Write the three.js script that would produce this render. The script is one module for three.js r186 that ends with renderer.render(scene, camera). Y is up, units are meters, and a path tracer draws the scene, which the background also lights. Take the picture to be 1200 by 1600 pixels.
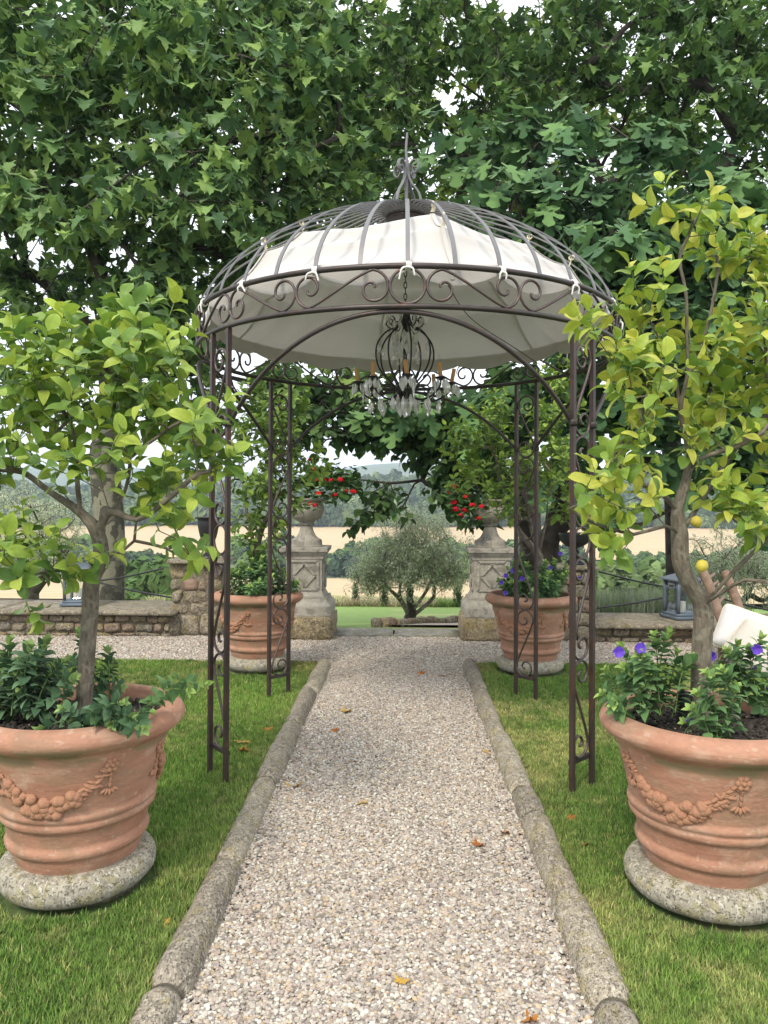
import * as THREE from 'three';
import { mergeGeometries } from 'three/addons/utils/BufferGeometryUtils.js';

// ---------- camera, sky, sun, exposure ----------
const W0 = 1200, H0 = 1600, F0 = 1180;
const camera = new THREE.PerspectiveCamera(2 * Math.atan(H0 / 2 / F0) * 180 / Math.PI, W0 / H0, 0.05, 6000);
camera.position.set(0.035, 1.5, 0);
camera.rotation.set(-0.0127, 0.0220, 0.0045, 'YXZ');
camera.updateMatrixWorld(true);
const scene = new THREE.Scene();
const renderer = new THREE.WebGLRenderer({ antialias: true });
renderer.setSize(768, 1024);
renderer.toneMapping = THREE.LinearToneMapping;
renderer.toneMappingExposure = 2.08;
renderer.shadowMap.enabled = true;

{ // bright overcast sky
  const w = 256, h = 128, d = new Float32Array(w * h * 4);
  for (let y = 0; y < h; y++) for (let x = 0; x < w; x++) {
    const el = ((y + 0.5) / h - 0.5) * Math.PI, az = (x + 0.5) / w * Math.PI * 2;
    const n = 0.05 * Math.sin(az * 3 + Math.sin(el * 7) * 2) * Math.cos(el) + 0.04 * Math.sin(az * 7 + el * 9) * Math.cos(el);
    const up = Math.max(0, Math.sin(el)), k = (0.80 + 0.30 * up) * (1 + n) * (el < -0.02 ? 0.6 : 1), o = (y * w + x) * 4;
    d[o] = k * 0.955; d[o + 1] = k * 0.995; d[o + 2] = k * 1.06; d[o + 3] = 1;
  }
  const t = new THREE.DataTexture(d, w, h, THREE.RGBAFormat, THREE.FloatType);
  t.mapping = THREE.EquirectangularReflectionMapping; t.magFilter = THREE.LinearFilter; t.needsUpdate = true;
  scene.background = t; scene.environment = t;
}
const sun = new THREE.DirectionalLight(0xfff3e2, 1.5);
sun.position.set(-6, 16, 9); sun.castShadow = true; sun.shadow.radius = 24;
sun.shadow.mapSize.set(2048, 2048);
Object.assign(sun.shadow.camera, { left: -16, right: 16, top: 16, bottom: -16, near: 0.5, far: 60 });
sun.target.position.set(0, 0, -5);
sun.name = 'sun'; scene.add(sun, sun.target);
scene.fog = new THREE.FogExp2(new THREE.Color(0.66, 0.79, 0.95), 0.00045);

// ---------- small tools ----------
const V = (x, y, z) => new THREE.Vector3(x, y, z);
const R = (a) => a * Math.PI / 180, TAU = Math.PI * 2;
function rng(s) { let a = s >>> 0; const f = () => { a = (a + 0x6d2b79f5) | 0; let t = Math.imul(a ^ (a >>> 15), 1 | a); t = (t + Math.imul(t ^ (t >>> 7), 61 | t)) ^ t; return ((t ^ (t >>> 14)) >>> 0) / 4294967296; }; f.r = (lo, hi) => lo + (hi - lo) * f(); f.pick = (l) => l[Math.floor(f() * l.length)]; f.dir = () => { const z = f() * 2 - 1, p = f() * TAU, q = Math.sqrt(1 - z * z); return V(q * Math.cos(p), z, q * Math.sin(p)); }; return f; }
// the point that a pixel of the photograph shows, at a depth along the garden axis
function P(px, py, d) {
  const v = V((px - W0 / 2) / F0, -(py - H0 / 2) / F0, -1).applyQuaternion(camera.quaternion);
  return v.multiplyScalar(d / -v.z).add(camera.position);
}
const used = new Map();
function numbered(n) { const k = used.get(n) ?? 0; used.set(n, k + 1); return k ? n + '_' + String(k).padStart(3, '0') : n; }
function tag(o, label, category, group, kind) {
  if (label) o.userData.label = label; if (category) o.userData.category = category;
  if (group) o.userData.group = group; if (kind) o.userData.kind = kind; return o;
}
function thing(name, label, category, pos = [0, 0, 0], group, kind) {
  const o = new THREE.Group(); o.name = numbered(name); o.position.set(...pos); scene.add(o);
  return tag(o, label, category, group, kind);
}
function prep(g) {
  if (!g.attributes.normal) g.computeVertexNormals();
  if (!g.attributes.uv) g.setAttribute('uv', new THREE.BufferAttribute(new Float32Array(g.attributes.position.count * 2), 2));
  for (const k of Object.keys(g.attributes)) if (!['position', 'normal', 'uv'].includes(k)) g.deleteAttribute(k);
  if (!g.index) { const n = g.attributes.position.count, ix = new Uint32Array(n); for (let i = 0; i < n; i++) ix[i] = i; g.setIndex(new THREE.BufferAttribute(ix, 1)); }
  return g;
}
function merge(list) { return list.length === 1 ? prep(list[0]) : mergeGeometries(list.map(prep), false); }
function part(name, geo, mat, parent, label) {
  const g = Array.isArray(geo) ? merge(geo) : geo;
  const m = new THREE.Mesh(g, mat); m.castShadow = m.receiveShadow = true;
  m.name = name; if (parent) parent.add(m);
  if (label) m.userData.label = label;
  return m;
}
function solo(name, geo, mat, label, category, group, kind) { const m = part(numbered(name), geo, mat, scene); return tag(m, label, category, group, kind); }
function instanced(name, geo, mat, mats, cols, parent, kind = 'stuff') {
  const m = new THREE.InstancedMesh(geo, mat, mats.length); m.name = name; m.castShadow = m.receiveShadow = true;
  for (let i = 0; i < mats.length; i++) { m.setMatrixAt(i, mats[i]); if (cols) m.setColorAt(i, cols[i]); }
  if (kind) m.userData.kind = kind; parent.add(m); return m;
}
const mat4 = (p, q, s) => new THREE.Matrix4().compose(p, q, typeof s === 'number' ? V(s, s, s) : s);
const C = (r, g, b) => new THREE.Color().setRGB(r, g, b);
// ---------- noise ----------
function h2(x, y, s) { let n = Math.imul(x, 374761393) + Math.imul(y, 668265263) + Math.imul(s, 2246822519); n = Math.imul(n ^ (n >>> 13), 1274126177); return ((n ^ (n >>> 16)) >>> 0) / 4294967296; }
function vnoise(x, y, s = 0, per = 0) {
  let x0 = Math.floor(x), y0 = Math.floor(y), fx = x - x0, fy = y - y0, x1 = x0 + 1, y1 = y0 + 1;
  if (per) { x0 = ((x0 % per) + per) % per; x1 = ((x1 % per) + per) % per; y0 = ((y0 % per) + per) % per; y1 = ((y1 % per) + per) % per; }
  fx = fx * fx * (3 - 2 * fx); fy = fy * fy * (3 - 2 * fy);
  const a = h2(x0, y0, s), b = h2(x1, y0, s), c = h2(x0, y1, s), d = h2(x1, y1, s);
  return a + (b - a) * fx + (c - a) * fy + (a - b - c + d) * fx * fy;
}
function fbm(x, y, s = 0, oct = 4, per = 0) { let v = 0, a = 0.5, t = 0; for (let i = 0; i < oct; i++) { v += a * vnoise(x, y, s + i * 17, per); t += a; a *= 0.5; x *= 2; y *= 2; per *= 2; } return v / t; }
function n3(p, f, s = 0) { return (vnoise(p.x * f + 3.1, p.y * f + p.z * f * 0.71, s) + vnoise(p.y * f - 7.7, p.z * f + p.x * f * 0.37, s + 5) + vnoise(p.z * f + 1.3, p.x * f - p.y * f * 0.53, s + 9)) / 1.5 - 1; }
const mix = (a, b, t) => a + (b - a) * t, clamp = (x) => Math.max(0, Math.min(1, x)), ss = (a, b, x) => { const t = clamp((x - a) / (b - a)); return t * t * (3 - 2 * t); };
// a tiled texture: f(u, v) -> [r, g, b] linear 0..1 (colour) or one number (bump)
function tex(size, f, color = true, hgt = size) {
  const d = new Uint8Array(size * hgt * 4);
  for (let y = 0; y < hgt; y++) for (let x = 0; x < size; x++) {
    const o = (y * size + x) * 4; let c = f(x / size, y / hgt);
    if (typeof c === 'number') c = [c, c, c];
    for (let k = 0; k < 3; k++) { const l = clamp(c[k]); d[o + k] = 255 * (color ? (l <= 0.0031308 ? l * 12.92 : 1.055 * Math.pow(l, 1 / 2.4) - 0.055) : l); }
    d[o + 3] = 255;
  }
  const t = new THREE.DataTexture(d, size, hgt); t.wrapS = t.wrapT = THREE.RepeatWrapping; t.magFilter = THREE.LinearFilter; t.minFilter = THREE.LinearMipmapLinearFilter; t.generateMipmaps = true;
  if (color) t.colorSpace = THREE.SRGBColorSpace; t.needsUpdate = true; return t;
}
const rep = (t, u, v) => { const c = t.clone(); c.repeat.set(u, v); c.needsUpdate = true; return c; };
const lerp3 = (a, b, t) => [mix(a[0], b[0], t), mix(a[1], b[1], t), mix(a[2], b[2], t)];

// ---------- geometry tools ----------
// a round tube of changing radius through points
function tube(pts, rad, sides = 6, cap = true) {
  const n = pts.length, pos = [], nor = [], uv = [], ix = [], rOf = typeof rad === 'function' ? rad : () => rad;
  let t0 = pts[1].clone().sub(pts[0]).normalize(), nrm = Math.abs(t0.y) > 0.9 ? V(1, 0, 0) : V(0, 1, 0), len = 0;
  nrm.sub(t0.clone().multiplyScalar(nrm.dot(t0))).normalize();
  for (let i = 0; i < n; i++) {
    const t = pts[Math.min(n - 1, i + 1)].clone().sub(pts[Math.max(0, i - 1)]).normalize();
    nrm.sub(t.clone().multiplyScalar(nrm.dot(t))); if (nrm.lengthSq() < 1e-8) nrm.set(t.y, t.z, t.x).sub(t.clone().multiplyScalar(t.y * t.x + t.z * t.y + t.x * t.z)); nrm.normalize();
    const b = t.clone().cross(nrm), r = rOf(i / (n - 1)); if (i) len += pts[i].distanceTo(pts[i - 1]);
    for (let k = 0; k <= sides; k++) {
      const a = k / sides * TAU, d = nrm.clone().multiplyScalar(Math.cos(a)).add(b.clone().multiplyScalar(Math.sin(a)));
      pos.push(pts[i].x + d.x * r, pts[i].y + d.y * r, pts[i].z + d.z * r); nor.push(d.x, d.y, d.z); uv.push(k / sides * TAU * rOf(0.3), len);
      if (i && k < sides) { const q = (i - 1) * (sides + 1) + k, w = q + sides + 1; ix.push(q, q + 1, w, q + 1, w + 1, w); }
    }
  }
  if (cap) for (const e of [0, n - 1]) {
    const c = pos.length / 3, t = pts[e ? n - 1 : 1].clone().sub(pts[e ? n - 2 : 0]).normalize().multiplyScalar(e ? 1 : -1);
    pos.push(pts[e].x + t.x * rOf(e ? 1 : 0) * 0.3, pts[e].y + t.y * rOf(e ? 1 : 0) * 0.3, pts[e].z + t.z * rOf(e ? 1 : 0) * 0.3); nor.push(t.x, t.y, t.z); uv.push(0, len);
    for (let k = 0; k < sides; k++) { const q = e * (sides + 1) + k; e ? ix.push(q, q + 1, c) : ix.push(q + 1, q, c); }
  }
  return geo(pos, ix, uv, nor);
}
function geo(pos, ix, uv, nor) {
  const g = new THREE.BufferGeometry();
  g.setAttribute('position', new THREE.BufferAttribute(new Float32Array(pos), 3));
  if (uv) g.setAttribute('uv', new THREE.BufferAttribute(new Float32Array(uv), 2));
  g.setIndex(new THREE.BufferAttribute(new Uint32Array(ix), 1));
  if (nor) g.setAttribute('normal', new THREE.BufferAttribute(new Float32Array(nor), 3)); else g.computeVertexNormals();
  return g;
}
// a rectangular bar through points; across(i) gives its width direction
function flatBar(pts, across, w, th) {
  const pos = [], ix = [], n = pts.length;
  const corner = [];
  for (let i = 0; i < n; i++) {
    const t = pts[Math.min(n - 1, i + 1)].clone().sub(pts[Math.max(0, i - 1)]).normalize(), a = across(i).clone().normalize(), b = t.cross(a).normalize();
    corner.push([[1, 1], [-1, 1], [-1, -1], [1, -1]].map(([u, v]) => pts[i].clone().addScaledVector(a, u * w / 2).addScaledVector(b, v * th / 2)));
  }
  for (let f = 0; f < 4; f++) for (let i = 0; i < n - 1; i++) {
    const q = pos.length / 3; for (const c of [corner[i][f], corner[i][(f + 1) % 4], corner[i + 1][f], corner[i + 1][(f + 1) % 4]]) pos.push(c.x, c.y, c.z);
    ix.push(q, q + 1, q + 2, q + 1, q + 3, q + 2);
  }
  for (const e of [0, n - 1]) { const q = pos.length / 3; for (const c of corner[e]) pos.push(c.x, c.y, c.z); e ? ix.push(q, q + 2, q + 1, q, q + 3, q + 2) : ix.push(q, q + 1, q + 2, q, q + 2, q + 3); }
  const g = geo(pos, ix, pos.filter((_, i) => i % 3 < 2));
  return g;
}
const spline = (pts, n, closed = false) => new THREE.CatmullRomCurve3(pts, closed, 'centripetal').getPoints(n);
function lathe(prof, seg = 48, smooth = 0) {
  let p = prof.map(([r, y]) => new THREE.Vector2(r, y));
  if (smooth) p = new THREE.SplineCurve(p).getPoints(smooth);
  for (const v of p) v.x = Math.max(v.x, 0.0001);
  return new THREE.LatheGeometry(p, seg);
}
// an uneven block: a subdivided rounded box pushed about by noise; uv in metres
function block(w, h, d, round, rough, seed, seg = [4, 3, 3]) {
  const g = new THREE.BoxGeometry(w, h, d, seg[0], seg[1], seg[2]), a = g.attributes.position, v = V(0, 0, 0), uv = g.attributes.uv, nn = g.attributes.normal;
  const off = seed * 3.7;
  for (let i = 0; i < a.count; i++) {
    v.fromBufferAttribute(a, i);
    const inner = V(Math.max(-w / 2 + round, Math.min(w / 2 - round, v.x)), Math.max(-h / 2 + round, Math.min(h / 2 - round, v.y)), Math.max(-d / 2 + round, Math.min(d / 2 - round, v.z)));
    const e = v.clone().sub(inner), l = e.length(); if (l > round) e.multiplyScalar(round / l);
    const q = inner.add(e), s = V(q.x + off, q.y + off * 0.3, q.z - off);
    const k = rough * n3(s, 9, seed) + rough * 0.5 * n3(s, 25, seed + 3);
    const m = q.clone().normalize(); q.addScaledVector(m, k);
    a.setXYZ(i, q.x, q.y, q.z);
    const ax = Math.abs(nn.getX(i)), ay = Math.abs(nn.getY(i));
    if (ax > 0.5) uv.setXY(i, v.z + off, v.y + off); else if (ay > 0.5) uv.setXY(i, v.x + off, v.z); else uv.setXY(i, v.x + off, v.y + off);
  }
  g.computeVertexNormals();
  // weld shading across the box seams
  const map = new Map(), key = (i) => [a.getX(i), a.getY(i), a.getZ(i)].map((x) => Math.round(x * 2e4)).join();
  for (let i = 0; i < a.count; i++) { const k = key(i); const s = map.get(k) ?? V(0, 0, 0); s.add(V(nn.getX(i), nn.getY(i), nn.getZ(i))); map.set(k, s); }
  for (let i = 0; i < a.count; i++) { const s = map.get(key(i)).clone().normalize(); nn.setXYZ(i, s.x, s.y, s.z); }
  return g;
}
function boxAt(w, h, d, x, y, z, round = 0.004) { const g = block(w, h, d, Math.min(round, w / 3, h / 3, d / 3), 0, 1, [3, 3, 3]); g.translate(x, y, z); return g; }
// a simple leaf: folded along its midrib, drooping to the tip; stalk at the origin, tip towards +z, upper side +y
function leafGeo(len, wid, { fold = 0.35, curl = 0.35, seg = 4, shape = (t) => Math.sin(Math.PI * Math.pow(t, 0.8)) ** 0.8, wave = 0, stalk = 0.08 } = {}) {
  const pos = [], uv = [], ix = [];
  for (let i = 0; i <= seg; i++) {
    const t = i / seg, ang = curl * t * t, z = len * (stalk + (1 - stalk) * t) * Math.cos(ang * 0.5), y = -len * t * Math.sin(ang * 0.6), w = Math.max(0.002, wid / 2 * (i === 0 ? 0.04 : i === seg ? 0.02 : shape(t)));
    const wv = wave * wid * Math.sin(t * 9);
    pos.push(-w, y + w * fold + wv, z, 0, y, z, w, y + w * fold - wv, z); uv.push(0.5 - w / wid * 0.98, t, 0.5, t, 0.5 + w / wid * 0.98, t);
    if (i) { const q = (i - 1) * 3; for (const k of [0, 1]) ix.push(q + k, q + k + 3, q + k + 1, q + k + 1, q + k + 3, q + k + 4); }
  }
  return geo(pos, ix, uv);
}
// a lobed leaf from half an outline of [x, z] points from stalk to tip
function lobedLeaf(half, { fold = 0.25, curl = 0.3, centre = [0, 0.4], size = 1, seed = 1 } = {}) {
  half = half.length > 7 ? (() => { const c = new THREE.SplineCurve(half.map(([x, z]) => new THREE.Vector2(x, z))).getPoints(half.length * 2 - 2).map((v) => [v.x, v.y]); c[c.length - 1][0] = 0; return c; })() : half; const out = [[0, 0], ...half, ...half.slice(0, -1).reverse().map(([x, z]) => [-x, z])], r = rng(seed);
  const put = (x, z) => [x * size, (-curl * z * z * 0.5 + fold * Math.abs(x) * (0.7 + 0.3 * Math.cos(x * 9)) + (r() - 0.5) * 0.07 * Math.abs(x)) * size, z * size];
  const pos = [], uv = [], ix = [];
  const mids = [[0, 0.001], [0, centre[1]], half[half.length - 1]];
  pos.push(...put(...centre)); uv.push(0.5, 0.5);
  for (const [x, z] of out) { pos.push(...put(x, z)); uv.push(0.5 + x * 0.5, z); }
  const n = out.length;
  for (let i = 0; i < n; i++) ix.push(0, 1 + (i + 1) % n, 1 + i);
  return geo(pos, ix.map((v, i) => v), uv);
}
// direction frame for a leaf: tip along t, upper side towards n
function leafQ(t, n) {
  const z = t.clone().normalize(), x = n.clone().cross(z).normalize(), y = z.clone().cross(x);
  return new THREE.Quaternion().setFromRotationMatrix(new THREE.Matrix4().makeBasis(x, y, z));
}

// ---------- materials ----------
const M = {};
const std = (o) => new THREE.MeshStandardMaterial(o);
function leafMat(color, map, gloss = 0.25, through = 0.35) {
  return new THREE.MeshPhysicalMaterial({ color, map, roughness: 1, transmission: through, thickness: 0, clearcoat: gloss, clearcoatRoughness: 0.36, side: THREE.DoubleSide, specularIntensity: 0.4 });
}
{
  const gravelC = tex(512, (u, v) => { const c = fbm(u * 64, v * 64, 3, 3, 64), b = fbm(u * 6, v * 6, 8, 3, 6); return lerp3([0.16, 0.14, 0.12], [0.42, 0.37, 0.33], clamp(c * 1.1 + (b - 0.5) * 0.3)); });
  const gravelB = tex(512, (u, v) => fbm(u * 64, v * 64, 3, 2, 64), false);
  M.gravelBase = std({ map: rep(gravelC, 1, 1), bumpMap: rep(gravelB, 1, 1), bumpScale: 0.008, roughness: 1 });
  const grassC = tex(512, (u, v) => { const f = fbm(u * 90, v * 90, 5, 3, 90), b = fbm(u * 5, v * 5, 9, 4, 5), dry = ss(0.52, 0.72, b); return lerp3(lerp3([0.03, 0.05, 0.014], [0.11, 0.165, 0.045], f), [0.26, 0.22, 0.10], dry * 0.5); });
  M.lawnBase = std({ map: rep(grassC, 1, 1), roughness: 1 });
  M.farLawn = std({ map: rep(tex(512, (u, v) => { const f = fbm(u * 60, v * 60, 6, 3, 60), b = fbm(u * 4, v * 4, 10, 4, 4); return lerp3(lerp3([0.12, 0.20, 0.036], [0.19, 0.285, 0.058], f), [0.30, 0.29, 0.11], ss(0.45, 0.7, b) * 0.6); }), 0.25, 0.25), roughness: 1 });
  const stoneC = tex(1024, (u, v) => {
    const a = fbm(u * 6, v * 6, 21, 5, 6), b = fbm(u * 40, v * 40, 33, 3, 40), l = fbm(u * 14, v * 14, 44, 4, 14), y = fbm(u * 9, v * 9, 55, 4, 9), pit = fbm(u * 70, v * 70, 66, 2, 70);
    let c = lerp3([0.30, 0.275, 0.22], [0.52, 0.49, 0.42], a); c = lerp3(c, [0.16, 0.15, 0.13], ss(0.5, 0.68, l) * 0.45); c = lerp3(c, [0.66, 0.64, 0.57], ss(0.6, 0.68, b) * 0.7);
    c = lerp3(c, [0.40, 0.36, 0.16], ss(0.62, 0.7, y) * 0.45); return lerp3(c, [0.06, 0.055, 0.05], ss(0.66, 0.76, pit) * 0.6);
  });
  const stoneB = tex(1024, (u, v) => 0.6 * fbm(u * 20, v * 20, 22, 5, 20) + 0.4 * (1 - ss(0.62, 0.74, fbm(u * 70, v * 70, 66, 2, 70))), false);
  M.stone = std({ map: stoneC, bumpMap: stoneB, bumpScale: 0.006, roughness: 0.95 });
  const s2 = (k, c, b = 0.006) => std({ map: rep(stoneC, k, k), bumpMap: rep(stoneB, k, k), bumpScale: b, roughness: 0.95, color: c });
  M.plinth = s2(2.6, C(0.74, 0.72, 0.66)); M.kerb = s2(2.7, C(0.68, 0.63, 0.56), 0.01); M.kerb2 = s2(2.4, C(0.58, 0.54, 0.49), 0.01); M.kerb3 = s2(3.0, C(0.76, 0.71, 0.63), 0.01);
  M.wallStones = [C(0.48, 0.43, 0.35), C(0.55, 0.50, 0.42), C(0.58, 0.50, 0.36), C(0.44, 0.42, 0.38), C(0.50, 0.40, 0.34)].map((c) => s2(1.3, c, 0.02));
  M.mortar = s2(2.2, C(0.46, 0.41, 0.34), 0.03); M.cap = s2(0.9, C(0.52, 0.48, 0.41));
  const softC = tex(512, (u, v) => { const a = fbm(u * 5, v * 5, 23, 5, 5), b = fbm(u * 30, v * 30, 24, 4, 30), l = fbm(u * 10, v * 10, 25, 4, 10); let c = lerp3([0.24, 0.22, 0.175], [0.36, 0.335, 0.28], a); c = lerp3(c, [0.12, 0.11, 0.09], ss(0.52, 0.68, l) * 0.5); return c.map((x) => x * (0.8 + 0.4 * b)); });
  M.pedestal = std({ map: rep(softC, 1.3, 1.3), bumpMap: rep(stoneB, 1.4, 1.4), bumpScale: 0.006, roughness: 0.95 }); M.pedestalFoot = s2(1.2, C(0.58, 0.50, 0.35), 0.02); M.step = s2(0.8, C(0.46, 0.47, 0.47), 0.003);
  const terraC = tex(1024, (u, v) => {
    const a = fbm(u * 5, v * 5, 71, 5, 5), st = fbm(u * 7, v * 60, 72, 3, 7), w = fbm(u * 11, v * 11, 73, 5, 11), m = fbm(u * 6, v * 9, 74, 4, 6), f = fbm(u * 90, v * 90, 75, 2, 90);
    let c = lerp3([0.285, 0.135, 0.082], [0.40, 0.215, 0.138], clamp(a * 1.3 - 0.15)); c = lerp3(c, [0.42, 0.23, 0.14], ss(0.5, 0.8, st) * 0.22); c = lerp3(c, [0.50, 0.37, 0.27], ss(0.5, 0.85, w) * 0.4); c = lerp3(c, [0.56, 0.48, 0.38], ss(0.66, 0.76, fbm(u * 44, v * 44, 77, 4, 44)) * 0.22);
    const rim = ss(0.72, 0.78, v) * (1 - ss(0.86, 0.9, v)); c = lerp3(c, [0.19, 0.16, 0.075], ss(0.42, 0.6, m) * rim * 0.8 * (0.5 + f)); c = lerp3(c, [0.20, 0.15, 0.09], ss(0.52, 0.68, m) * 0.35);
    return [c[0] * (0.9 + 0.2 * f), c[1] * (0.9 + 0.2 * f), c[2] * (0.9 + 0.2 * f)];
  });
  const terraB = tex(512, (u, v) => 0.4 * fbm(u * 8, v * 70, 72, 3, 8) + 0.6 * fbm(u * 60, v * 60, 76, 3, 60), false);
  M.terra = std({ map: terraC, bumpMap: terraB, bumpScale: 0.0022, roughness: 0.85 });
  M.terraRelief = std({ map: rep(terraC, 2, 2), color: C(1.0, 0.93, 0.86), roughness: 0.85 });
  M.soil = std({ map: rep(tex(256, (u, v) => lerp3([0.008, 0.006, 0.004], [0.05, 0.035, 0.024], fbm(u * 30, v * 30, 81, 4, 30))), 4, 4), bumpMap: tex(256, (u, v) => fbm(u * 30, v * 30, 82, 4, 30), false), bumpScale: 0.02, roughness: 1 });
  const ironC = tex(512, (u, v) => { const a = fbm(u * 8, v * 8, 91, 5, 8), r = fbm(u * 20, v * 20, 92, 4, 20); return lerp3(lerp3([0.035, 0.028, 0.026], [0.075, 0.062, 0.058], a), [0.13, 0.055, 0.03], ss(0.56, 0.76, r) * 0.45); });
  M.iron = std({ map: rep(ironC, 2, 2), roughness: 0.42, metalness: 0.55 }); M.ironTop = std({ color: C(0.15, 0.147, 0.148), bumpMap: rep(ironC, 4, 4), bumpScale: 0.001, roughness: 0.5, metalness: 0.3 }); M.ironRust = std({ map: rep(ironC, 3, 1), color: C(0.98, 0.82, 0.76), roughness: 0.45, metalness: 0.4 });
  M.scroll = std({ map: rep(ironC, 3, 3), color: C(1.5, 1.4, 1.36), roughness: 0.4, metalness: 0.45 });
  M.crumb = std({ color: C(1, 1, 1), roughness: 1 });
  M.black = std({ color: C(0.012, 0.012, 0.013), roughness: 0.45 });
  const weave = tex(512, (u, v) => 0.5 + 0.22 * Math.sin(u * TAU * 128) * Math.sin(v * TAU * 128) + 0.5 * (fbm(u * 6, v * 6, 101, 4, 6) - 0.5), false);
  const clothC = tex(512, (u, v) => lerp3([0.49, 0.46, 0.42], [0.59, 0.565, 0.53], clamp(0.6 * fbm(u * 4, v * 4, 102, 4, 4) + 0.4 * fbm(u * 120, v * 120, 103, 2, 120))));
  M.cloth = new THREE.MeshPhysicalMaterial({ map: rep(clothC, 1.5, 1.5), bumpMap: rep(weave, 3, 3), bumpScale: 0.0012, roughness: 1, transmission: 0.2, thickness: 0, side: THREE.DoubleSide });
  M.strap = std({ color: C(0.62, 0.55, 0.40), roughness: 0.9 }); M.knot = std({ color: C(0.66, 0.64, 0.60), roughness: 0.95 });
  M.pillow = std({ map: clothC, color: C(1.1, 1.14, 1.2), bumpMap: rep(weave, 2, 2), bumpScale: 0.001, roughness: 1 }); M.pillowPlain = std({ map: clothC, color: C(0.95, 0.93, 0.88), bumpMap: rep(weave, 2, 2), bumpScale: 0.001, roughness: 1 });
  const barkC = (lo, hi, sp, k) => tex(512, (u, v) => { const a = fbm(u * 26, v * 7, 111 + k, 4, 7 * 26), b = fbm(u * 9, v * 9, 112 + k, 4, 9); return lerp3(lerp3(lo, hi, clamp(a * 1.4 - 0.2)), sp, ss(0.56, 0.68, b) * 0.6); });
  const barkB = tex(512, (u, v) => fbm(u * 26, v * 7, 111, 4) , false);
  M.bark = std({ map: rep(barkC([0.085, 0.075, 0.055], [0.23, 0.20, 0.155], [0.30, 0.29, 0.23], 0), 2, 2), bumpMap: rep(barkB, 2, 2), bumpScale: 0.006, roughness: 1 });
  M.darkBark = std({ map: rep(barkC([0.025, 0.02, 0.016], [0.075, 0.062, 0.05], [0.09, 0.08, 0.065], 5), 1, 1), bumpMap: rep(barkB, 1, 1), bumpScale: 0.01, roughness: 1 });
  M.planeBark = std({ map: rep(tex(512, (u, v) => { const a = fbm(u * 9, v * 6, 121, 3, 54), b = fbm(u * 12, v * 9, 125, 3, 36); let c = [0.10, 0.095, 0.07]; if (a > 0.55) c = [0.30, 0.29, 0.20]; else if (b > 0.56) c = [0.18, 0.17, 0.12]; return c.map((x) => x * 0.62 * (0.8 + 0.4 * fbm(u * 60, v * 60, 3, 2, 60))); }), 1, 1), bumpMap: rep(barkB, 1, 1), bumpScale: 0.003, roughness: 1 });
  M.lemonBark = std({ map: rep(barkC([0.06, 0.05, 0.036], [0.20, 0.17, 0.125], [0.21, 0.195, 0.145], 9), 4, 4), bumpMap: rep(barkB, 4, 4), bumpScale: 0.005, roughness: 0.95 });
  M.twig = std({ color: C(0.13, 0.12, 0.06), roughness: 0.9 }); M.greenStem = std({ color: C(0.12, 0.19, 0.05), roughness: 0.8 });
  M.wheat = std({ map: rep(tex(512, (u, v) => { const st = 0.5 + 0.5 * Math.sin(v * TAU * 14 + fbm(u * 4, v * 4, 131, 3, 4) * 5); return lerp3([0.36, 0.26, 0.14], [0.50, 0.375, 0.215], clamp(0.5 * st + 0.6 * fbm(u * 24, v * 24, 132, 4, 24) - 0.05)); }), 0.02, 0.02), roughness: 1 });
  M.hill = std({ map: rep(tex(256, (u, v) => lerp3([0.06, 0.085, 0.04], [0.13, 0.16, 0.075], fbm(u * 12, v * 12, 141, 4, 12))), 0.01, 0.01), roughness: 1 });
  const veins = tex(256, (u, v) => { const x = Math.abs(u - 0.5), mid = 1 - ss(0.0, 0.03, x), s = Math.abs(((v * 9 - x * 8) % 1 + 1) % 1 - 0.5), sv = 1 - ss(0.0, 0.12, s), n = fbm(u * 9, v * 9, 151, 4, 9); return lerp3([0.8 + 0.25 * n - 0.1, 0.8 + 0.25 * n - 0.1, 0.75], [1, 1, 0.9], clamp(mid * 0.8 + sv * 0.28)).map((c) => c * (0.85 + 0.2 * fbm(u * 5, v * 5, 152, 3, 5))); });
  M.veins = veins;
  M.lantern = std({ color: C(0.11, 0.14, 0.17), roughness: 0.5, metalness: 0.3 }); M.pane = new THREE.MeshPhysicalMaterial({ color: C(0.95, 0.97, 0.97), roughness: 0.03, transmission: 1, thickness: 0 });
  M.wicker = std({ map: rep(tex(256, (u, v) => lerp3([0.12, 0.075, 0.05], [0.30, 0.20, 0.14], clamp(0.5 + 0.5 * Math.sin(v * TAU * 24) * 0.6 + (fbm(u * 8, v * 8, 161, 3, 8) - 0.5))), true), 3, 3), roughness: 0.75 });
  M.crystal = new THREE.MeshPhysicalMaterial({ color: C(0.97, 0.97, 0.95), roughness: 0.02, transmission: 0.7, thickness: 0.02, ior: 1.52 });
  M.candle = std({ color: C(0.50, 0.27, 0.10), roughness: 0.7 }); M.bulb = new THREE.MeshPhysicalMaterial({ color: C(0.95, 0.95, 0.95), roughness: 0.03, transmission: 1, thickness: 0 });
  M.lemon = std({ color: C(0.56, 0.47, 0.06), roughness: 0.45, bumpMap: rep(tex(128, (u, v) => fbm(u * 30, v * 30, 171, 2, 30), false), 2, 2), bumpScale: 0.002 });
  M.purple = leafMat(C(0.20, 0.10, 0.62), null, 0, 0.3); M.red = leafMat(C(0.55, 0.012, 0.02), null, 0, 0.25);
  M.fallen = [C(0.52, 0.20, 0.035), C(0.42, 0.14, 0.03), C(0.62, 0.38, 0.08)].map((c) => leafMat(c, veins, 0.05, 0.15));
}

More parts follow.
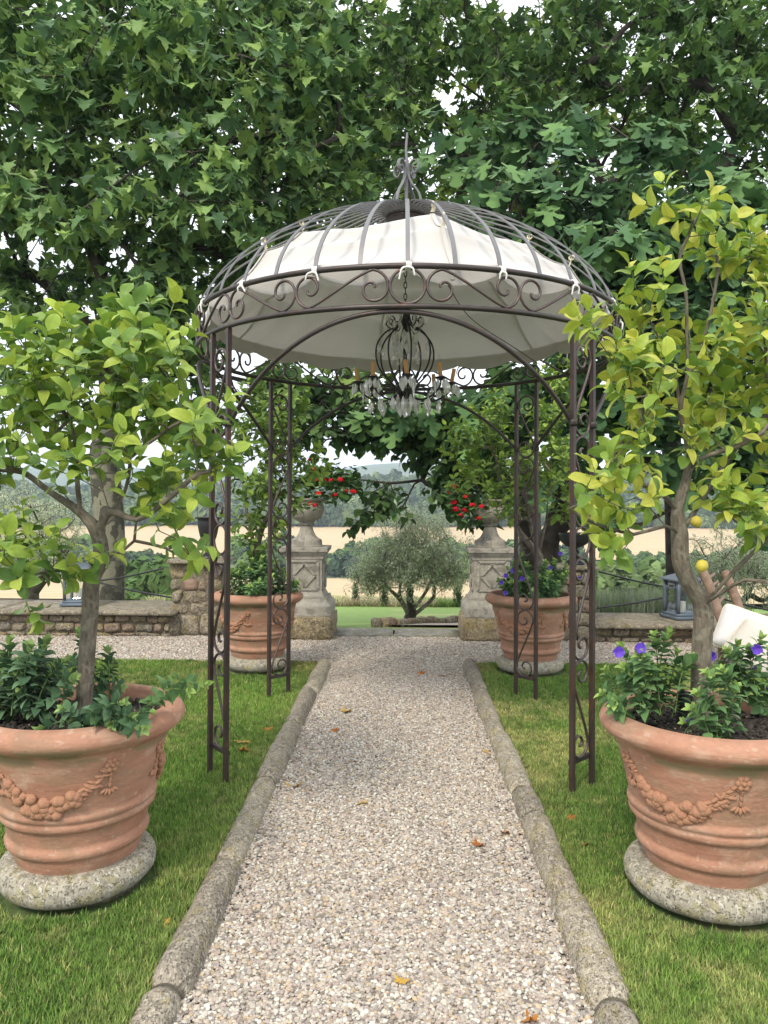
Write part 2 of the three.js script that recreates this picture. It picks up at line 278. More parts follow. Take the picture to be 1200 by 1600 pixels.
// ---------- the ground and the setting ----------
const PROF = [[0, 0], [8.95, 0], [9.4, -0.06], [10.6, -0.22], [14.3, -0.80], [20, -1.3], [22, -1.5], [30, -2.6], [60, -6.6], [150, -13.75], [200, -10.6], [300, -9.9], [330, -8], [480, 4], [560, 8], [700, 4], [900, 14], [1500, 62], [1750, 74], [2100, 70]];
function groundY(x, z) {
  const d = -z; let i = 1; while (i < PROF.length - 1 && PROF[i][0] < d) i++;
  const [a, ha] = PROF[i - 1], [b, hb] = PROF[i], t = Math.max(0, Math.min(1, (d - a) / (b - a)));
  let y = ha + (hb - ha) * (t * 0.6 + 0.4 * t * t * (3 - 2 * t));
  if (d > 300) y += ss(300, 520, d) * (fbm(x * 0.004 + 5, d * 0.004, 201, 3) - 0.5) * 26; if (d > 1000) y += (fbm(x * 0.0022 + 9, 0, 202, 4) - 0.5) * 46 * ss(1000, 1500, d) - x * 0.016 * ss(1000, 1500, d);
  return y;
}
function sheet(xs, zs, lift, uvScale = 1) {
  const pos = [], uv = [], ix = [], n = xs.length;
  zs.forEach((z, j) => xs.forEach((x0, i) => {
    const x = typeof x0 === 'function' ? x0(z) : x0; pos.push(x, groundY(x, z) + lift, z); uv.push(x * uvScale, -z * uvScale);
    if (i && j) { const q = (j - 1) * n + i - 1; ix.push(q, q + 1, q + n, q + 1, q + n + 1, q + n); }
  }));
  const g = geo(pos, ix, uv), nn = g.attributes.normal; if (nn.getY(0) < 0) { const a = g.index.array; for (let i = 0; i < a.length; i += 3) { const t = a[i]; a[i] = a[i + 1]; a[i + 1] = t; } g.computeVertexNormals(); }
  return g;
}
const range = (a, b, n) => Array.from({ length: n + 1 }, (_, i) => a + (b - a) * i / n);
{
  const zs = [6, 3, 0, -3, -6, -8.95, -9.3, -10.5, -12, -14.3, -17, -20, -22, -26, -30, -40, -60, -80, -110, -150, -175, -200, -250, -300, -330, ...range(-360, -700, 17), -800, -900, ...range(-1000, -2100, 22)];
  solo('ground', sheet([-1600, -1200, -900, -700, ...range(-500, 500, 50), 700, 900, 1200, 1600], zs, -0.03), M.hill, null, null, null, 'structure');
  const fan = (lo, hi, n) => range(lo, hi, n).map((k) => (z) => k * -z);
  solo('wheat_field', sheet(fan(-0.75, 0.75, 40), [-22.5, -30, -45, -60, -80, -110, -150].map((z) => z), 0.10, 1), M.wheat, null, null, null, 'structure');
  solo('wheat_field', sheet(fan(-0.8, 0.8, 40), range(-178, -322, 12), 0.25, 1), M.wheat, null, null, null, 'structure');
  solo('lower_lawn', sheet(range(-14, 14, 20), [-8.78, -8.94, -9.4, -10.6, -12, -14.3, -17, -19, -20.6], 0.014, 1), M.farLawn, null, null, null, 'structure');
  // garden surfaces
  const flat = (x0, x1, z0, z1, y, m, name) => { const g = geo([x0, y, z0, x1, y, z0, x0, y, z1, x1, y, z1], [0, 1, 2, 1, 3, 2], [x0, z0, x1, z0, x0, z1, x1, z1]); return solo(name, g, m, null, null, null, 'structure'); };
  flat(-0.66, 0.66, 3, -6.9, 0.002, M.gravelBase, 'gravel_path'); flat(-9, 9, -6.86, -8.55, 0.006, M.gravelBase, 'gravel_terrace');
  for (const s of [-1, 1]) {
    const xs = range(0.66, 8, 14).map((x) => x * s), zs = range(3, -6.86, 30);
    const g = sheet(xs, zs, 0); const a = g.attributes.position; for (let i = 0; i < a.count; i++) a.setY(i, 0.036 + 0.012 * (fbm(a.getX(i) * 1.3 + 40, a.getZ(i) * 1.3, 211, 3) - 0.5)); g.computeVertexNormals();
    solo('lawn', g, M.lawnBase, null, null, null, 'structure');
  }
}
{ // kerb stones along both sides of the path
  for (const s of [-1, 1]) {
    const k = thing('kerb', s < 0 ? 'row of weathered rounded kerb stones on the left of the gravel path' : 'row of weathered rounded kerb stones on the right of the gravel path', 'kerb', [0, 0, 0], null, 'structure');
    const r = rng(s < 0 ? 301 : 302); let z = -6.88;
    const joints = s < 0 ? [0.16, 0.95, 0.85, 1.0, 0.9, 0.8, 1.0, 1.1] : [1.05, 1.1, 0.9, 0.32, 0.7, 0.62, 0.8, 0.9, 1.0]; let idx = 0;
    for (const L of joints) {
      const nz = Math.max(4, Math.round(L * 26)), na = 14, pos = [], uv = [], ix = [], gap = 0.004, dx = r.r(-0.006, 0.006), dy = r.r(-0.008, 0.006), w = 0.072 + r.r(-0.004, 0.004);
      for (let i = 0; i <= nz; i++) for (let j = 0; j <= na; j++) {
        const t = i / nz, end = Math.min(t, 1 - t) * L, sh = end < 0.02 ? 0.86 + 0.14 * Math.sqrt(end / 0.02) : 1, a = j / na * Math.PI, zz = z + gap + t * (L - 2 * gap);
        let x = -Math.cos(a), y = Math.pow(Math.sin(a), 0.62); const q = V(x * 0.2 + s * 9, y * 0.2, zz), lump = 1 + 0.10 * n3(q, 4, 5) + 0.05 * n3(q, 14, 8) + 0.025 * n3(q, 37, 2);
        x *= w * lump * sh; y = -0.05 + y * (0.135 + dy) * lump * sh;
        pos.push(s * 0.662 + x + dx, y, zz); uv.push(j / na * 0.3 + s * 0.7, zz);
        if (i && j) { const m = (i - 1) * (na + 1) + j - 1; ix.push(m, m + na + 1, m + 1, m + 1, m + na + 1, m + na + 2); }
      }
      for (const e of [0, nz]) { const c = pos.length / 3, b = e * (na + 1); pos.push(s * 0.662 + dx, 0.01, z + gap + (e ? L - 2 * gap + 0.012 : -0.012)); uv.push(0, 0); for (let j = 0; j < na; j++) e ? ix.push(b + j, c, b + j + 1) : ix.push(b + j, b + j + 1, c); }
      part('kerb_stone', geo(pos, ix, uv), [M.kerb, M.kerb2, M.kerb3][(idx++ * 2 + (s > 0)) % 3], k); z += L;
    }
  }
}
{ // loose pebbles
  const r = rng(401), shapes = [1, 2, 3, 4].map((s) => { const g = new THREE.IcosahedronGeometry(1, 1), a = g.attributes.position, v = V(0, 0, 0); for (let i = 0; i < a.count; i++) { v.fromBufferAttribute(a, i); const k = 1 + 0.35 * n3(V(v.x + s * 7, v.y, v.z), 1.1, s); a.setXYZ(i, v.x * k * 1.2, v.y * k * 0.62, v.z * k * 0.9); } g.computeVertexNormals(); return g; });
  const pal = [[0.424, 0.37, 0.298], [0.369, 0.324, 0.269], [0.488, 0.452, 0.383], [0.35, 0.277, 0.232], [0.312, 0.281, 0.253], [0.415, 0.324, 0.211], [0.552, 0.525, 0.454], [0.202, 0.175, 0.142], [0.377, 0.324, 0.278]];
  const m = std({ color: C(1, 1, 1), roughness: 0.9 }), e = new THREE.Euler();
  const sets = shapes.map(() => [[], []]);
  const place = (x, z, y, s) => { const k = Math.floor(r() * 4), q = new THREE.Quaternion().setFromEuler(e.set(r.r(-0.5, 0.5), r() * TAU, r.r(-0.5, 0.5))), c = r.pick(pal), f = r.r(0.72, 1.15), tone = 0.94 + 0.12 * fbm(x * 2 + 9, z * 2, 411, 3); sets[k][0].push(mat4(V(x, y, z), q, s)); sets[k][1].push(C(c[0] * f * tone, c[1] * f * tone, c[2] * f * tone)); };
  for (let i = 0; i < 98000; i++) { const z = -2.02 - 4.9 * Math.pow(r(), 1.12), x = r.r(-0.61, 0.61); place(x, z, r.r(0.001, 0.009) + 0.010 * ss(0.5, 0.6, Math.abs(x)), r.r(0.0040, 0.0083) * (r() < 0.05 ? 1.3 : 1)); }
  for (let i = 0; i < 80000; i++) { const z = r.r(-6.84, -8.52), w = 0.56 * -z + 0.3, x = r.r(-w, w); if (z > -6.9 && Math.abs(x) > 0.6) continue; place(x, z, r.r(0.004, 0.011), r.r(0.006, 0.011)); }
  shapes.forEach((g, k) => { const o = instanced(numbered('gravel'), g, m, sets[k][0], sets[k][1], scene); });
}
{ // grass blades
  const r = rng(501), blades = (seed) => { const q = rng(seed), pos = [], ix = [], nor = []; for (let b = 0; b < 9; b++) { const a = q() * TAU, h = q.r(0.55, 1.1), lean = q.r(0.1, 0.75), w = 0.055, ox = q.r(-0.4, 0.4), oz = q.r(-0.4, 0.4), dx = Math.cos(a), dz = Math.sin(a), i = pos.length / 3; pos.push(ox - dz * w, 0, oz + dx * w, ox + dz * w, 0, oz - dx * w, ox + dx * lean * 0.4 - dz * w * 0.8, h * 0.6, oz + dz * lean * 0.4 + dx * w * 0.8, ox + dx * lean * 0.4 + dz * w * 0.8, h * 0.6, oz + dz * lean * 0.4 - dx * w * 0.8, ox + dx * lean, h * 0.95, oz + dz * lean); ix.push(i, i + 1, i + 2, i + 1, i + 3, i + 2, i + 2, i + 3, i + 4); } return geo(pos, ix); };
  const m = new THREE.MeshPhysicalMaterial({ color: C(1, 1, 1), roughness: 0.9, transmission: 0.25, thickness: 0, side: THREE.DoubleSide, specularIntensity: 0.4 });
  const up = V(0, 1, 0);
  for (let k = 0; k < 3; k++) {
    const ms = [], cs = [];
    for (let i = 0; i < 48000; i++) {
      const s = r() < 0.5 ? -1 : 1, z = -2.0 - 4.84 * Math.pow(r(), 0.9), lim = 0.58 * -z + 0.25; if (lim < 0.72) continue; const x = s * (0.712 + (lim - 0.712) * r()); if ([[-1.195, -2.86], [1.19, -2.84], [-1.205, -6.55], [1.165, -6.55]].some(([a, b]) => Math.hypot(x - a, z - b) < 0.285 + 0.03 * fbm(x * 9, z * 9, 514, 2))) continue;
      const dry = ss(0.48, 0.74, 0.6 * fbm(x * 1.5 + 30, z * 1.5, 511, 4) + 0.4 * fbm(x * 9, z * 9, 513, 3)), lush = fbm(x * 0.9 + 60, z * 0.9, 512, 3), f = r.r(0.55, 1.5);
      const nearKerb = 1 - ss(0.72, 0.95, Math.abs(x));
      let c = lerp3([0.085, 0.165, 0.03], [0.195, 0.325, 0.058], clamp(lush * 1.7 - 0.35)); c = lerp3(c, [0.46, 0.42, 0.17], clamp(dry * 0.5 + nearKerb * 0.15 + (r() < 0.12 ? 0.55 : 0)));
      ms.push(mat4(V(x, 0.034, z), new THREE.Quaternion().setFromAxisAngle(up, r() * TAU), V(0.036, r.r(0.022, 0.05) * (1 - 0.25 * dry), 0.036))); cs.push(C(c[0] * f, c[1] * f, c[2] * f));
    }
    instanced(numbered('grass'), blades(600 + k), m, ms, cs, scene);
  }
}

// ---------- the iron gazebo ----------
const GX = 0.062, GZ = -4.75, RING = 1.275, YL = 2.40, YU = 2.585;
const cyl = (r, az, y) => V(GX + r * Math.sin(az), y, GZ + r * Math.cos(az));   // az from the side that faces the path, to the right
const loc = (r, az, y) => V(r * Math.sin(az), y, r * Math.cos(az));
// a scroll: half an S, mirrored about its middle; [s, t] along the length L and across the height H
function sScroll(L, H) {
  const half = [], cx = -L / 2 + H * 0.47, cy = -H * 0.045, n = 40;
  for (let i = 0; i <= n; i++) { const k = i / n, th = Math.PI * 0.9 - k * Math.PI * 2.4, r = H * (0.055 + 0.475 * Math.pow(k, 0.85)); half.push([cx + r * Math.cos(th), cy + r * Math.sin(th) * 1.0]); }
  // ease the outer end towards the top
  const other = half.map(([x, y]) => [-x, -y]).reverse(), a = half[n], b = other[0], d = [];
  for (let i = 1; i < 10; i++) { const t = i / 10, h = 3 * t * t - 2 * t * t * t; d.push([mix(a[0], b[0], t * 0.75 + h * 0.25), mix(a[1], b[1], mix(t, h, 0.6))]); }
  return [...half, ...d, ...other];
}
{
  const g = thing('gazebo', 'round wrought iron gazebo with scrollwork and a ribbed dome standing over the gravel path', 'gazebo', [GX, 0, GZ]);
  const ringPts = (r, y) => Array.from({ length: 97 }, (_, i) => loc(r, i / 96 * TAU, y));
  part('lower_ring', tube(ringPts(RING, YL), 0.0135, 8, false), M.iron, g); part('upper_ring', tube(ringPts(RING, YU), 0.0145, 8, false), M.iron, g);
  // band of scrolls between the rings
  const H = YU - YL - 0.024, ym = (YU + YL) / 2;
  const onRing = (pts, az0, flip) => pts.map(([s, t]) => loc(RING, az0 + (flip ? -s : s) / RING, ym + t));
  for (let q = 0; q < 4; q++) {
    const a0 = R(q * 90);
    part('ring_circle', tube(Array.from({ length: 41 }, (_, i) => loc(RING, a0 + Math.cos(i / 40 * TAU) * H / 2 / RING, ym + Math.sin(i / 40 * TAU) * H / 2)), 0.0072, 6, false), M.scroll, g);
    for (const sd of [-1, 1]) {
      const L = R(20.7) * RING;
      part('ring_scroll', tube(onRing(sScroll(L, H), a0 + sd * R(3.9 + 10.35), sd < 0), 0.0072, 6), M.scroll, g);
      part('ring_scroll', tube(onRing(sScroll(L, H).map(([s, t]) => [s, t]), a0 + sd * R(24.6 + 10.35), sd > 0), 0.0072, 6), M.scroll, g);
    }
  }
  // four ladder legs
  const legAz = [R(44.6), R(134.6), R(-133.2), R(-49.8)], dA = R(4.05);
  for (const az of legAz) {
    const leg = new THREE.Group(); leg.name = 'leg'; g.add(leg);
    const A = loc(RING - 0.004, az - dA, 0), B = loc(RING - 0.004, az + dA, 0), ax = B.clone().sub(A).normalize(), mid = A.clone().add(B).multiplyScalar(0.5), w = A.distanceTo(B) - 0.026;
    for (const p of [A, B]) part('post', flatBar([0.0, 0.8, 1.6, YL - 0.01].map((y) => V(p.x * (1.012 - 0.005 * y), y, p.z * (1.012 - 0.005 * y))), () => ax, 0.023, 0.023), M.ironRust, leg);
    part('rail', flatBar([A.clone().setY(0.2), B.clone().setY(0.2)], () => V(0, 1, 0), 0.022, 0.02), M.iron, leg);
    const at = ([s, t], y, f) => mid.clone().addScaledVector(ax, t * f).setY(y + s);
    let y = 0.205;
    for (const [kind, len, f] of [['s', 0.5, 1], ['s', 0.52, -1], ['o', w], ['s', 0.46, 1], ['s', 0.46, -1]]) {
      if (kind === 'o') part('scroll_circle', tube(Array.from({ length: 33 }, (_, i) => at([Math.sin(i / 32 * TAU) * w / 2 + w / 2, Math.cos(i / 32 * TAU) * w / 2], y, 1)), 0.0074, 6, false), M.scroll, leg);
      else part('scroll', tube(sScroll(len, w).map(([s, t]) => at([s + len / 2, t], y, f)), 0.0074, 6), M.scroll, leg);
      y += kind === 'o' ? w : len;
    }
    for (const p of [A, B]) part('collar', boxAt(0.036, 0.034, 0.036, p.x * 1.004, 1.9, p.z * 1.004, 0.004), M.iron, leg);
  }
  // arches between neighbouring legs
  for (const [a, b] of [[legAz[3] + dA, legAz[0] - dA], [legAz[0] + dA, legAz[1] - dA], [legAz[1] + dA, legAz[2] + TAU - dA], [legAz[2] + dA, legAz[3] - dA]])
    part('arch', tube(Array.from({ length: 49 }, (_, i) => { const s = i / 24 - 1; return loc(RING - 0.012, mix(a, b, i / 48), 1.905 + 0.475 * (1 - s * s)); }), 0.0115, 8), M.iron, g);
  // ribs of the dome
  const prof = spline([[1.275, 2.585], [1.24, 2.68], [1.17, 2.785], [1.065, 2.888], [0.885, 3.015], [0.7, 3.115], [0.5, 3.195], [0.32, 3.268], [0.215, 3.305], [0.155, 3.315], [0.125, 3.292]].map(([r, y]) => V(r, y, 0)), 30);
  const hubTop = 3.30;
  for (let i = 0; i < 36; i++) { const az = i / 36 * TAU, ac = V(Math.cos(az), 0, -Math.sin(az)); part('rib', flatBar(prof.map((p) => loc(p.x, az, p.y)), () => ac, 0.021, 0.006), M.ironTop, g); }
  const hub = part('hub', [lathe([[0.001, 3.255], [0.122, 3.255], [0.128, 3.265], [0.122, 3.275], [0.001, 3.278]], 40), tube(Array.from({ length: 41 }, (_, i) => loc(0.122, i / 40 * TAU, 3.282)), 0.009, 6, false)], M.iron, g);
  const fin = new THREE.Group(); fin.name = 'finial'; g.add(fin);
  part('spike', tube(spline([V(0, 3.2, 0), V(0, 3.5, 0), V(0.004, 3.6, 0), V(-0.004, 3.7, 0), V(0.003, 3.81, 0)], 16), (t) => 0.013 - 0.006 * t, 6), M.ironTop, fin);
  for (let k = 0; k < 4; k++) {
    const az = R(45 + k * 90 + 12), c = V(Math.cos(az), 0, -Math.sin(az)), pts = [[0.108, 3.29], [0.108, 3.36], [0.088, 3.425], [0.04, 3.49], [0.014, 3.55], [0.022, 3.60], [0.055, 3.628], [0.088, 3.605], [0.088, 3.565], [0.062, 3.548], [0.046, 3.568], [0.056, 3.588], [0.068, 3.577]];
    part('finial_scroll', flatBar(spline(pts.map(([r, y]) => V(r, y, 0)), 40).map((p) => loc(p.x, az, p.y)), () => c, 0.02, 0.007), M.ironTop, fin);
  }
}
// ---------- canvas canopy ----------
{
  const o = thing('canopy', 'cream canvas canopy tied inside the iron dome of the gazebo', 'canopy', [GX, 0, GZ]);
  const seam0 = R(10), hexR = (az, r) => { const d = (((az - seam0) % (TAU / 6)) + TAU / 6) % (TAU / 6); return [r * Math.cos(TAU / 12) / Math.cos(d - TAU / 12), Math.sin(d / (TAU / 6) * Math.PI)]; };
  const row = (v, az) => {           // v from 0 at the hem to 1 at the crown
    const tie = Math.abs(Math.sin(az * 9)), hemY = 2.572 - 0.052 * Math.pow(tie, 0.8), hemR = 1.247 - 0.045 * tie;
    const stops = [[0, hemR, hemY], [0.12, 1.235 - 0.02 * tie, 2.625 - 0.01 * tie], [0.45, 1.0, 2.868], [0.72, 0.762, 3.03], [1, 0.02, 3.005]];
    let i = 1; while (i < stops.length - 1 && stops[i][0] < v) i++;
    const [v0, r0, y0] = stops[i - 1], [v1, r1, y1] = stops[i], t = (v - v0) / (v1 - v0), hexed = ss(0.1, 0.45, v), r = mix(r0, r1, t), [hr, m] = hexR(az, r);
    let y = mix(y0, y1, t) - (i >= 2 ? 0.028 : 0) * 4 * t * (1 - t) * (i === 4 ? 0.5 : 1);
    y -= hexed * 0.012 * m * m * (1 - ss(0.8, 1, v)); y += 0.006 * (fbm(az * 6 + 20, v * 9, 701, 3) - 0.5) * (v > 0.05 && v < 0.97 ? 1 : 0) * 2;
    return [mix(r, hr, hexed) - 0.012 * hexed * m, y];
  };
  const NA = 216, vs = [...range(0, 0.12, 5), ...range(0.15, 1, 26)];
  const build = (list, inset) => { const pos = [], uv = [], ix = []; list.forEach((v, j) => { for (let i = 0; i <= NA; i++) { const az = i / NA * TAU, [r, y] = row(v, az), p = loc(r - inset, az, y); pos.push(p.x, p.y, p.z); uv.push(az * 1.2, v * 1.4); if (i && j) { const q = (j - 1) * (NA + 1) + i - 1; ix.push(q, q + 1, q + NA + 1, q + 1, q + NA + 2, q + NA + 1); } } }); return geo(pos, ix, uv); };
  part('canvas', build(vs, 0), M.cloth, o); part('hem', build(range(0, 0.13, 5), 0.004), M.cloth, o);
  for (let k = 0; k < 6; k++) { const az = seam0 + k * TAU / 6; part('seam', flatBar(range(0.03, 0.73, 24).map((v) => { const [r, y] = row(v, az); return loc(r + 0.003, az, y + 0.003); }), () => V(Math.cos(az), 0, -Math.sin(az)), 0.02, 0.003), M.cloth, o); }
  const ribY = (r) => r > 0.9 ? 2.99 : 3.11;
  for (let k = 0; k < 6; k++) for (const [r, y, r2, y2] of [[1.0, 2.868, 1.015, 2.918], [0.762, 3.03, 0.772, 3.068]]) {
    const az = seam0 + k * TAU / 6; part('strap', [flatBar([loc(r, az, y), loc((r + r2) / 2, az + 0.01, (y + y2) / 2), loc(r2, az, y2)], () => V(Math.cos(az), 0, -Math.sin(az)), 0.02, 0.004), tube(Array.from({ length: 13 }, (_, i) => loc(r2 + 0.014 * Math.sin(i / 12 * TAU), az, y2 + 0.012 * Math.cos(i / 12 * TAU))), 0.005, 5, false)], M.strap, o);
  }
  const r = rng(711);
  for (let k = 0; k < 18; k++) {   // knots that tie the hem to the upper ring
    const az = k / 18 * TAU, c = loc(RING, az, YU), tn = V(Math.cos(az), 0, -Math.sin(az)), list = [];
    for (const f of [-1, 0, 1]) list.push(tube(Array.from({ length: 13 }, (_, i) => { const a = i / 12 * TAU; return c.clone().add(loc(Math.sin(a) * 0.0175, az, Math.cos(a) * 0.0175)).addScaledVector(tn, f * 0.009 + 0.006 * Math.sin(a)); }), 0.0045, 5, false));
    for (let e = 0; e < 2; e++) { const sd = e ? 1 : -1, L = r.r(0.02, 0.07); list.push(tube(spline([c.clone().add(loc(0.018, az, -0.01)), c.clone().add(loc(0.026, az, -0.02)).addScaledVector(tn, sd * L * 0.4), c.clone().add(loc(0.022, az, -0.02 - L * r.r(0.4, 1))).addScaledVector(tn, sd * L * r.r(0.4, 0.9))], 8), (t) => 0.006 - 0.002 * t, 5)); }
    part('knot', list, M.knot, o);
  }
}
// ---------- chandelier ----------
{
  const o = thing('chandelier', 'black iron chandelier with glass drops and candle bulbs hanging inside the gazebo', 'chandelier', [GX - 0.004, 0, GZ]);
  const r = rng(721), link = (y, turn) => { const g = tube(Array.from({ length: 17 }, (_, i) => { const a = i / 16 * TAU; return V(Math.sin(a) * 0.009, Math.cos(a) * 0.021, 0); }), 0.0032, 5, false); g.rotateY(turn); g.translate(0, y, 0); return g; };
  const links = []; for (let i = 0; i < 13; i++) links.push(link(3.185 - i * 0.036, i % 2 ? 0 : Math.PI / 2)); part('chain', links, M.black, o);
  part('stem', lathe([[0.001, 2.10], [0.022, 2.11], [0.03, 2.15], [0.055, 2.19], [0.06, 2.22], [0.03, 2.26], [0.016, 2.3], [0.012, 2.45], [0.012, 2.6], [0.03, 2.66], [0.034, 2.7], [0.012, 2.73], [0.005, 2.735]], 20), M.black, o);
  const drop = (len, w) => { const g = new THREE.LatheGeometry([[0.0005, 0], [0.42, 0.12], [0.95, 0.42], [1, 0.55], [0.62, 0.8], [0.15, 0.97], [0.0005, 1]].map(([x, y]) => new THREE.Vector2(Math.max(0.0003, x * w / 2), -len + y * len)), 7); g.scale(1, 1, 0.55); const n = g.toNonIndexed(); n.deleteAttribute('normal'); n.computeVertexNormals(); return n; };
  const dBig = drop(0.088, 0.042), dMid = drop(0.062, 0.032), dLong = drop(0.14, 0.022), bead = drop(0.022, 0.02);
  const hang = (g, p) => { const m = part('crystal', g, M.crystal, o); m.position.copy(p); m.rotation.set(r.r(-0.15, 0.15), r() * TAU, r.r(-0.15, 0.15)); };
  for (let k = 0; k < 8; k++) {                                    // the cage
    const az = k / 8 * TAU + 0.2; part('cage_bar', tube(spline([[0.02, 2.70], [0.035, 2.64], [0.06, 2.6], [0.12, 2.565], [0.172, 2.5], [0.185, 2.42], [0.165, 2.34], [0.11, 2.27], [0.05, 2.215]].map(([a, y]) => loc(a, az, y)), 28), 0.0055, 6), M.black, o);
    part('curl', tube(spline([[0.03, 2.63], [0.08, 2.59], [0.12, 2.62], [0.105, 2.655], [0.08, 2.645], [0.085, 2.625]].map(([a, y]) => loc(a, az + 0.39, y)), 18), 0.004, 5), M.black, o);
    for (let j = 0; j < 4; j++) hang(j % 2 ? dMid : dBig, loc(0.12 - 0.022 * j + r.r(-0.01, 0.01), az + 0.39 + r.r(-0.15, 0.15), 2.69 - 0.06 * j)); hang(dMid, loc(0.165, az, 2.49)); hang(dBig, loc(0.06, az, 2.50)); hang(dMid, loc(0.09, az + 0.3, 2.42));
  }
  for (let k = 0; k < 8; k++) {                                    // arms with candles
    const az = k / 8 * TAU + 0.05, a = part('arm', tube(spline([[0.035, 2.19], [0.09, 2.145], [0.16, 2.135], [0.235, 2.16], [0.285, 2.205], [0.29, 2.235]].map(([q, y]) => loc(q, az, y)), 22), 0.006, 6), M.black, o);
    const c = loc(0.29, az, 2.235), lean = V(r.r(-0.2, 0.2), 1, r.r(-0.2, 0.2)).normalize();
    part('inner_curl', tube(spline([[0.05, 2.2], [0.11, 2.235], [0.16, 2.215], [0.15, 2.18], [0.125, 2.19]].map(([q, y]) => loc(q, az + 0.39, y)), 18), 0.0045, 5), M.black, o);
    const cup = lathe([[0.001, 0], [0.02, 0.002], [0.034, 0.014], [0.036, 0.02], [0.02, 0.018], [0.001, 0.018]], 16); cup.translate(c.x, c.y, c.z); part('drip_cup', cup, M.black, a);
    part('candle', tube([c.clone().addScaledVector(lean, 0.016), c.clone().addScaledVector(lean, 0.105)], 0.0125, 10), M.candle, a);
    const b = lathe([[0.001, 0], [0.007, 0.004], [0.013, 0.02], [0.008, 0.04], [0.001, 0.058]], 10); b.applyQuaternion(new THREE.Quaternion().setFromUnitVectors(V(0, 1, 0), lean)); const bp = c.clone().addScaledVector(lean, 0.105); b.translate(bp.x, bp.y, bp.z); part('bulb', b, M.bulb, a);
    for (let j = 0; j < 6; j++) { const q = j / 6 * TAU; hang(j % 3 ? dMid : dBig, c.clone().add(V(Math.cos(q) * 0.034, 0.008, Math.sin(q) * 0.034))); }
    if (k % 3 === 0) hang(dLong, c.clone().add(V(0.03, 0.0, 0.02)));
    hang(dBig, loc(0.15, az + 0.2, 2.15)); hang(dBig, loc(0.21, az - 0.1, 2.14)); hang(dMid, loc(0.10, az + 0.3, 2.17)); hang(bead, loc(0.22, az, 2.20));
  }
  for (let k = 0; k < 9; k++) hang(dBig, loc(0.085, k / 9 * TAU + 0.1, 2.16)); for (let k = 0; k < 5; k++) hang(dBig, loc(0.03, k / 5 * TAU, 2.125));
  tag(solo('lamp_cable', tube(spline([V(GX + 0.02, 3.0, GZ), V(GX + 0.17, 2.78, GZ + 0.55), V(GX + 0.4, 2.66, GZ + 0.0), V(GX + 0.75, 2.56, GZ - 0.45), V(GX + 0.98, 2.46, GZ - 0.62)], 30), 0.0028, 5), M.black), 'thin dark lamp cable slung under the canvas right of the chandelier', 'cable');
}
// ---------- terracotta pots on stone plinths ----------
const POT = [[0.245, 0], [0.257, 0.03], [0.262, 0.052], [0.272, 0.058], [0.281, 0.068], [0.283, 0.082], [0.276, 0.096], [0.270, 0.102], [0.276, 0.14], [0.281, 0.162], [0.292, 0.168], [0.300, 0.18], [0.299, 0.194], [0.293, 0.2], [0.300, 0.206], [0.304, 0.216], [0.300, 0.228], [0.293, 0.234], [0.296, 0.26], [0.308, 0.33], [0.322, 0.40], [0.331, 0.44], [0.337, 0.452], [0.352, 0.462], [0.376, 0.476], [0.391, 0.494], [0.394, 0.512], [0.386, 0.53], [0.366, 0.545], [0.348, 0.551], [0.343, 0.549], [0.338, 0.553], [0.33, 0.552], [0.324, 0.545], [0.315, 0.51], [0.305, 0.45]];
for (const q of POT) if (q[1] < 0.44 && q[0] < 0.335) q[0] *= mix(0.905, 1, ss(0, 0.44, q[1]) * 0.6 + q[1] / 0.44 * 0.4);
const bodyR = (y) => { for (let i = 1; i < POT.length; i++) if (POT[i][1] >= y) { const [a, b] = POT[i - 1], [c, d] = POT[i]; return mix(a, c, (y - b) / (d - b || 1)); } return 0.33; };
